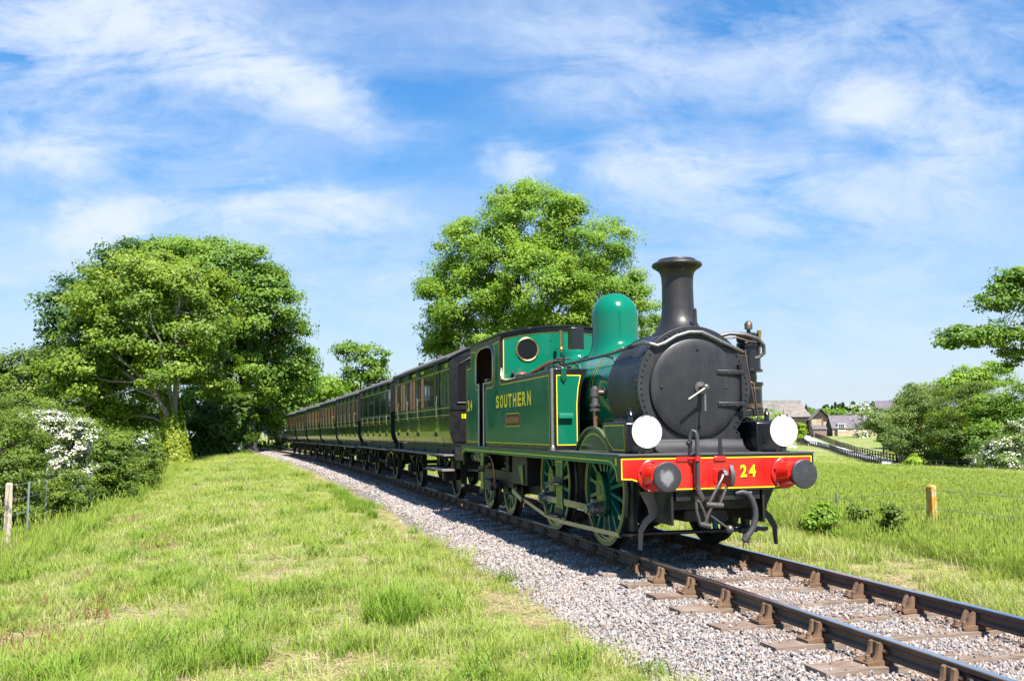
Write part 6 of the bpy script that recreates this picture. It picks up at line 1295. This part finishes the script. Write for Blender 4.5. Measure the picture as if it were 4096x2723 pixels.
def gabled(name, label, cat, loc, rz, w, dpt, he, hr, wallm, roofm, gablem=None, over=.25, hipR=0.0, boards=False, group=None):
    z0 = float(gz(loc[0], loc[1]))-.3; root = thing(name, label, cat, (loc[0], loc[1], z0), radians(rz), group); he += .3; hr += .3
    for nm, y0, y1 in (('front_wall', 0, .25), ('rear_wall', dpt-.25, dpt)):
        wl_ = obj(nm, MB().box(0, w, y0, y1, 0, he), wallm, root, smooth=0)
        if boards and y0 == 0:
            nb = int(he/.35)
            for i in range(nb): obj('board', MB().prism([(-.005, i*.35), (-.06, i*.35), (-.03, i*.35+.33), (-.005, i*.35+.33)], 'x', 0, w), wallm, wl_, smooth=0)
    for nm, x0, x1 in (('gable_wall', 0, .25), ('gable_wall', w-.25, w)): obj(nm, MB().prism([(.26, 0), (dpt-.26, 0), (dpt-.26, he), (dpt/2, hr-.15), (.26, he)], 'x', x0, x1), gablem or wallm, root, smooth=0)
    th = .18
    for nm, ya, yb in (('roof_slope', -over, dpt/2), ('roof_slope', dpt+over, dpt/2)):
        zs = he-(hr-he)*over/(dpt/2); b = MB(); hx = w+over-hipR
        b.add([(-over, ya, zs), (w+over, ya, zs), (hx, yb, hr), (-over, yb, hr), (-over, ya, zs+th), (w+over, ya, zs+th), (hx, yb, hr+th), (-over, yb, hr+th)], [(3, 2, 1, 0), (4, 5, 6, 7), (0, 1, 5, 4), (1, 2, 6, 5), (2, 3, 7, 6), (3, 0, 4, 7)]); obj(nm, b, roofm, root, smooth=0)
    if hipR:
        zs = he-(hr-he)*over/(dpt/2); b = MB(); b.add([(w+over+.01, -over, zs), (w+over+.01, dpt+over, zs), (w+over-hipR, dpt/2, hr+th), (w+over+.01, -over, zs+th), (w+over+.01, dpt+over, zs+th)], [(0, 1, 4, 3), (3, 4, 2), (0, 2, 1), (0, 3, 2), (1, 2, 4)]); obj('hip_slope', b, roofm, root, smooth=0)
    obj('ridge', MB().tube([(-over, dpt/2, hr+th), (w+over-hipR, dpt/2, hr+th)], .12, 6), roofm, root)
    return root
cot = gabled('cottage', 'long low stone cottage with dark slate roof and a white dormer window', 'cottage', (-209.2, 151.4), 70, 14.5, 6.2, 2.35, 5.75, M['rubble'], M['slate'], M['board'])
dm_ = obj('dormer_window', MB().box(1.5, 3.55, -.10, .6, 1.75, 3.75), M['whitew'], cot, smooth=0)
for i in range(3):
    for j in range(3): obj('pane', MB().box(1.72+i*.56, 2.2+i*.56, -.14, -.10, 2.05+j*.52, 2.47+j*.52), M['glass'], dm_, smooth=0)
obj('dormer_roof', MB().box(1.3, 3.75, -.3, 1.4, 3.75, 3.87), M['whitew'], dm_, smooth=0)
obj('doorway', MB().box(.5, 1.4, -.04, .0, .3, 2.2), M['board'], cot, smooth=0)
sg = thing('stone_barn', 'stone gable-ended barn with boarded apex between the tarred barn and the cottage', 'barn', (-222.4, 153.6, -.7), radians(62))
w_, d_ = 5.6, 9; gp_ = [(0, 0), (w_, 0), (w_, 5.0), (w_/2, 7.9), (0, 5.0)]
gw = obj('gable_wall', MB().prism([(0, 0), (w_, 0), (w_, 5.0), (0, 5.0)], 'y', 0, .3), M['rubble'], sg, smooth=0)
obj('boarded_apex', MB().prism([(0.05, 5.0), (w_-.05, 5.0), (w_/2, 7.85)], 'y', .0, .28), M['board'], sg, smooth=0)
obj('brick_quoin', MB().box(2.9, 3.35, -.04, 0, 2.2, 5.4), M['brick'], gw, smooth=0); obj('brick_quoin', MB().box(4.65, 5.0, -.04, 0, 3.4, 5.0), M['brick'], gw, smooth=0); obj('hatch', MB().box(3.37, 4.6, -.03, 0, 4.3, 5.3), M['board'], gw, smooth=0); obj('slit_window', MB().box(.8, 1.0, -.03, 0, 1.6, 2.4), M['board'], gw, smooth=0)
obj('side_wall', MB().box(0, .3, .3, d_, 0, 5.0), M['rubble'], sg, smooth=0); obj('side_wall', MB().box(w_-.3, w_, .3, d_, 0, 5.0), M['rubble'], sg, smooth=0)
for s in (0, 1):
    a, b_ = ((-.35, 4.65), (w_/2, 8.05)) if s == 0 else ((w_+.35, 4.65), (w_/2, 8.05)); obj('roof_slope', MB().prism([a, b_, (b_[0], b_[1]+.2), (a[0], a[1]+.2)], 'y', -.35, d_), M['tile'], sg, smooth=0)
gabled('tarred_barn', 'big tarred-board barn with grey hipped roof at the head of the lane', 'barn', (-232.6, 148.6), 72, 10.2, 8.5, 5.9, 10.0, M['board'], M['tile'], hipR=2.2, boards=True)
bw = gabled('cart_shed', 'small tiled wing with pale green cladding in front of the tarred barn', 'barn', (-231.8, 145.2), 60, 4.6, 6.5, 5.4, 9.2, M['greenw'], M['tile'], M['boardp'], hipR=1.6)
gabled('tiled_barn', 'long grey-roofed barn rising behind the tarred barn', 'barn', (-251.0, 147.5), 72, 20, 9.5, 6.5, 11.2, M['board'], M['tile'])
gabled('timber_shed', 'low dark timber shed with blue-grey roof seen between the pump and the white disc', 'shed', (-223.0, 136.0), 74, 7.5, 4.5, 1.9, 3.7, M['board'], M['shedgrey'], boards=True)
gabled('garden_shed', 'small faded wooden shed against the cottage gable', 'shed', (-207.8, 144.2), 72, 3.6, 2.6, 2.3, 3.0, M['boardp'], M['slate'], boards=False)
gabled('brick_house', 'red brick house with steep slate roof above the paddock bushes', 'house', (-243.0, 193.0), 58, 13, 9, 6.0, 10.6, M['brick'], M['slate'])
tag(obj('bollard', MB().lathe([(.19, -.2), (.19, .75), (.25, .78), (.25, .85), (.17, .90), (.16, 1.15), (.10, 1.22)], (0, 0, 0), 'z', 14), paint('buff_stoneware', (.55, .38, .22), .7), None, loc=(-186.6, 117.0, float(gz(-186.6, 117.0)))), 'buff chimney-pot shaped post standing in the grass before the timber shed', 'post')
b = MB(); rr = random.Random(3); N_ = 9
V = [(x*.22, y*.16, max(0, .45*(1-((x-4)/4.5)**2)*(1-((y-4)/4.5)**2)+rr.uniform(-.1, .1))) for y in range(N_) for x in range(N_)]
b.add(V, [(y*N_+x, y*N_+x+1, (y+1)*N_+x+1, (y+1)*N_+x) for y in range(N_-1) for x in range(N_-1)])
t = NT('white_blue_plastic'); t.set(**{'Base Color': t.ramp(t.noise(1.6, 3), [(.5, (.75, .78, .82)), (.6, (.25, .5, .75))]), 'Roughness': .4}); 
tag(obj('plastic_sheet', b, t.m, None, smooth=50, loc=(-156.5, 103.0, float(gz(-156.5, 103.0)))), 'crumpled white and blue plastic sheet lying on the grass below the white disc', 'sheet').rotation_euler = (0, 0, 1.2)
TREES['clip'] = ((-187.0, 126.2), [(-187.0, 126.2, -.2, 1.25, 1.3), (-187.0, 126.2, 1.2, 1.2, 1.3), (-187, 126.2, 2.2, 1.15, .9)])
MT('clipped_hedge', 'tall bright clipped hedge beside the lane gate', 'hedge', 'clip', 'bright', 5000, 60, .7, .28, .7, 'barkd', .06, 51, True, limbs=5)
# far woodland: one mass behind the farm, with a stand of conifers
rng = np.random.default_rng(9); C_ = []; N_ = []; T_ = []
def mass(px0, px1, dep0, dep1, htop, n, sz):
    u = rng.uniform(px0, px1, n); dep = rng.uniform(dep0, dep1, n); lat = (u-2048)/3555*dep; x = CC[0]+(CF[0]*dep+CR[0]*lat)*1.0; y = CC[1]+(CF[1]*dep+CR[1]*lat)*1.0
    h = htop*(.72+.42*vnoise(u, dep*0, .035, 3)); z0 = gz(x, y); zz = z0+h*rng.random(n)**.6
    return np.stack([x, y, zz], 1)
W1 = mass(2900, 4400, 430, 470, 11.5, 9000, 2.2); W2 = mass(1500, 2950, 300, 330, 8, 3000, 2.0)
Cn = []
for i in range(14):
    uu = 3285+i*7+rng.uniform(-4, 4); dep = 480+rng.uniform(-12, 12); lat = (uu-2048)/3555*dep; x = CC[0]+CF[0]*dep+CR[0]*lat; y = CC[1]+CF[1]*dep+CR[1]*lat; H_ = rng.uniform(12, 15.5); r_ = rng.random(240)
    a = rng.random(240)*6.28; q = (1-r_)*3.0*rng.random(240)**.5; Cn.append(np.stack([x+q*np.cos(a), y+q*np.sin(a), float(gz(x, y))+H_*r_], 1))
for u_ in (3480, 3400): 
    dep = 440; lat = (u_-2048)/3555*dep; x = CC[0]+CF[0]*dep+CR[0]*lat; y = CC[1]+CF[1]*dep+CR[1]*lat; r_ = rng.random(200); a = rng.random(200)*6.28; q = 2.6*np.sin(pi*r_)*rng.random(200)**.5; Cn.append(np.stack([x+q*np.cos(a), y+q*np.sin(a), float(gz(x, y))+7+7*r_], 1))
Cn = np.concatenate(Cn)
for nm, pts, lm, sz in (('far_woodland', np.concatenate([W1, W2]), 'oak', 2.0), ('far_conifers', Cn, 'oakd', 1.5)):
    V, Fq = leaf_cards(pts, rng.normal(size=pts.shape)*.6+np.array([.5, -.1, .7]), sz*np.ones(len(pts)), .8, rng)
    tag(obj(nm, npmesh(nm, V, Fq, LM[lm], np.repeat(rng.random(len(pts)), 4)), None), kind='stuff')
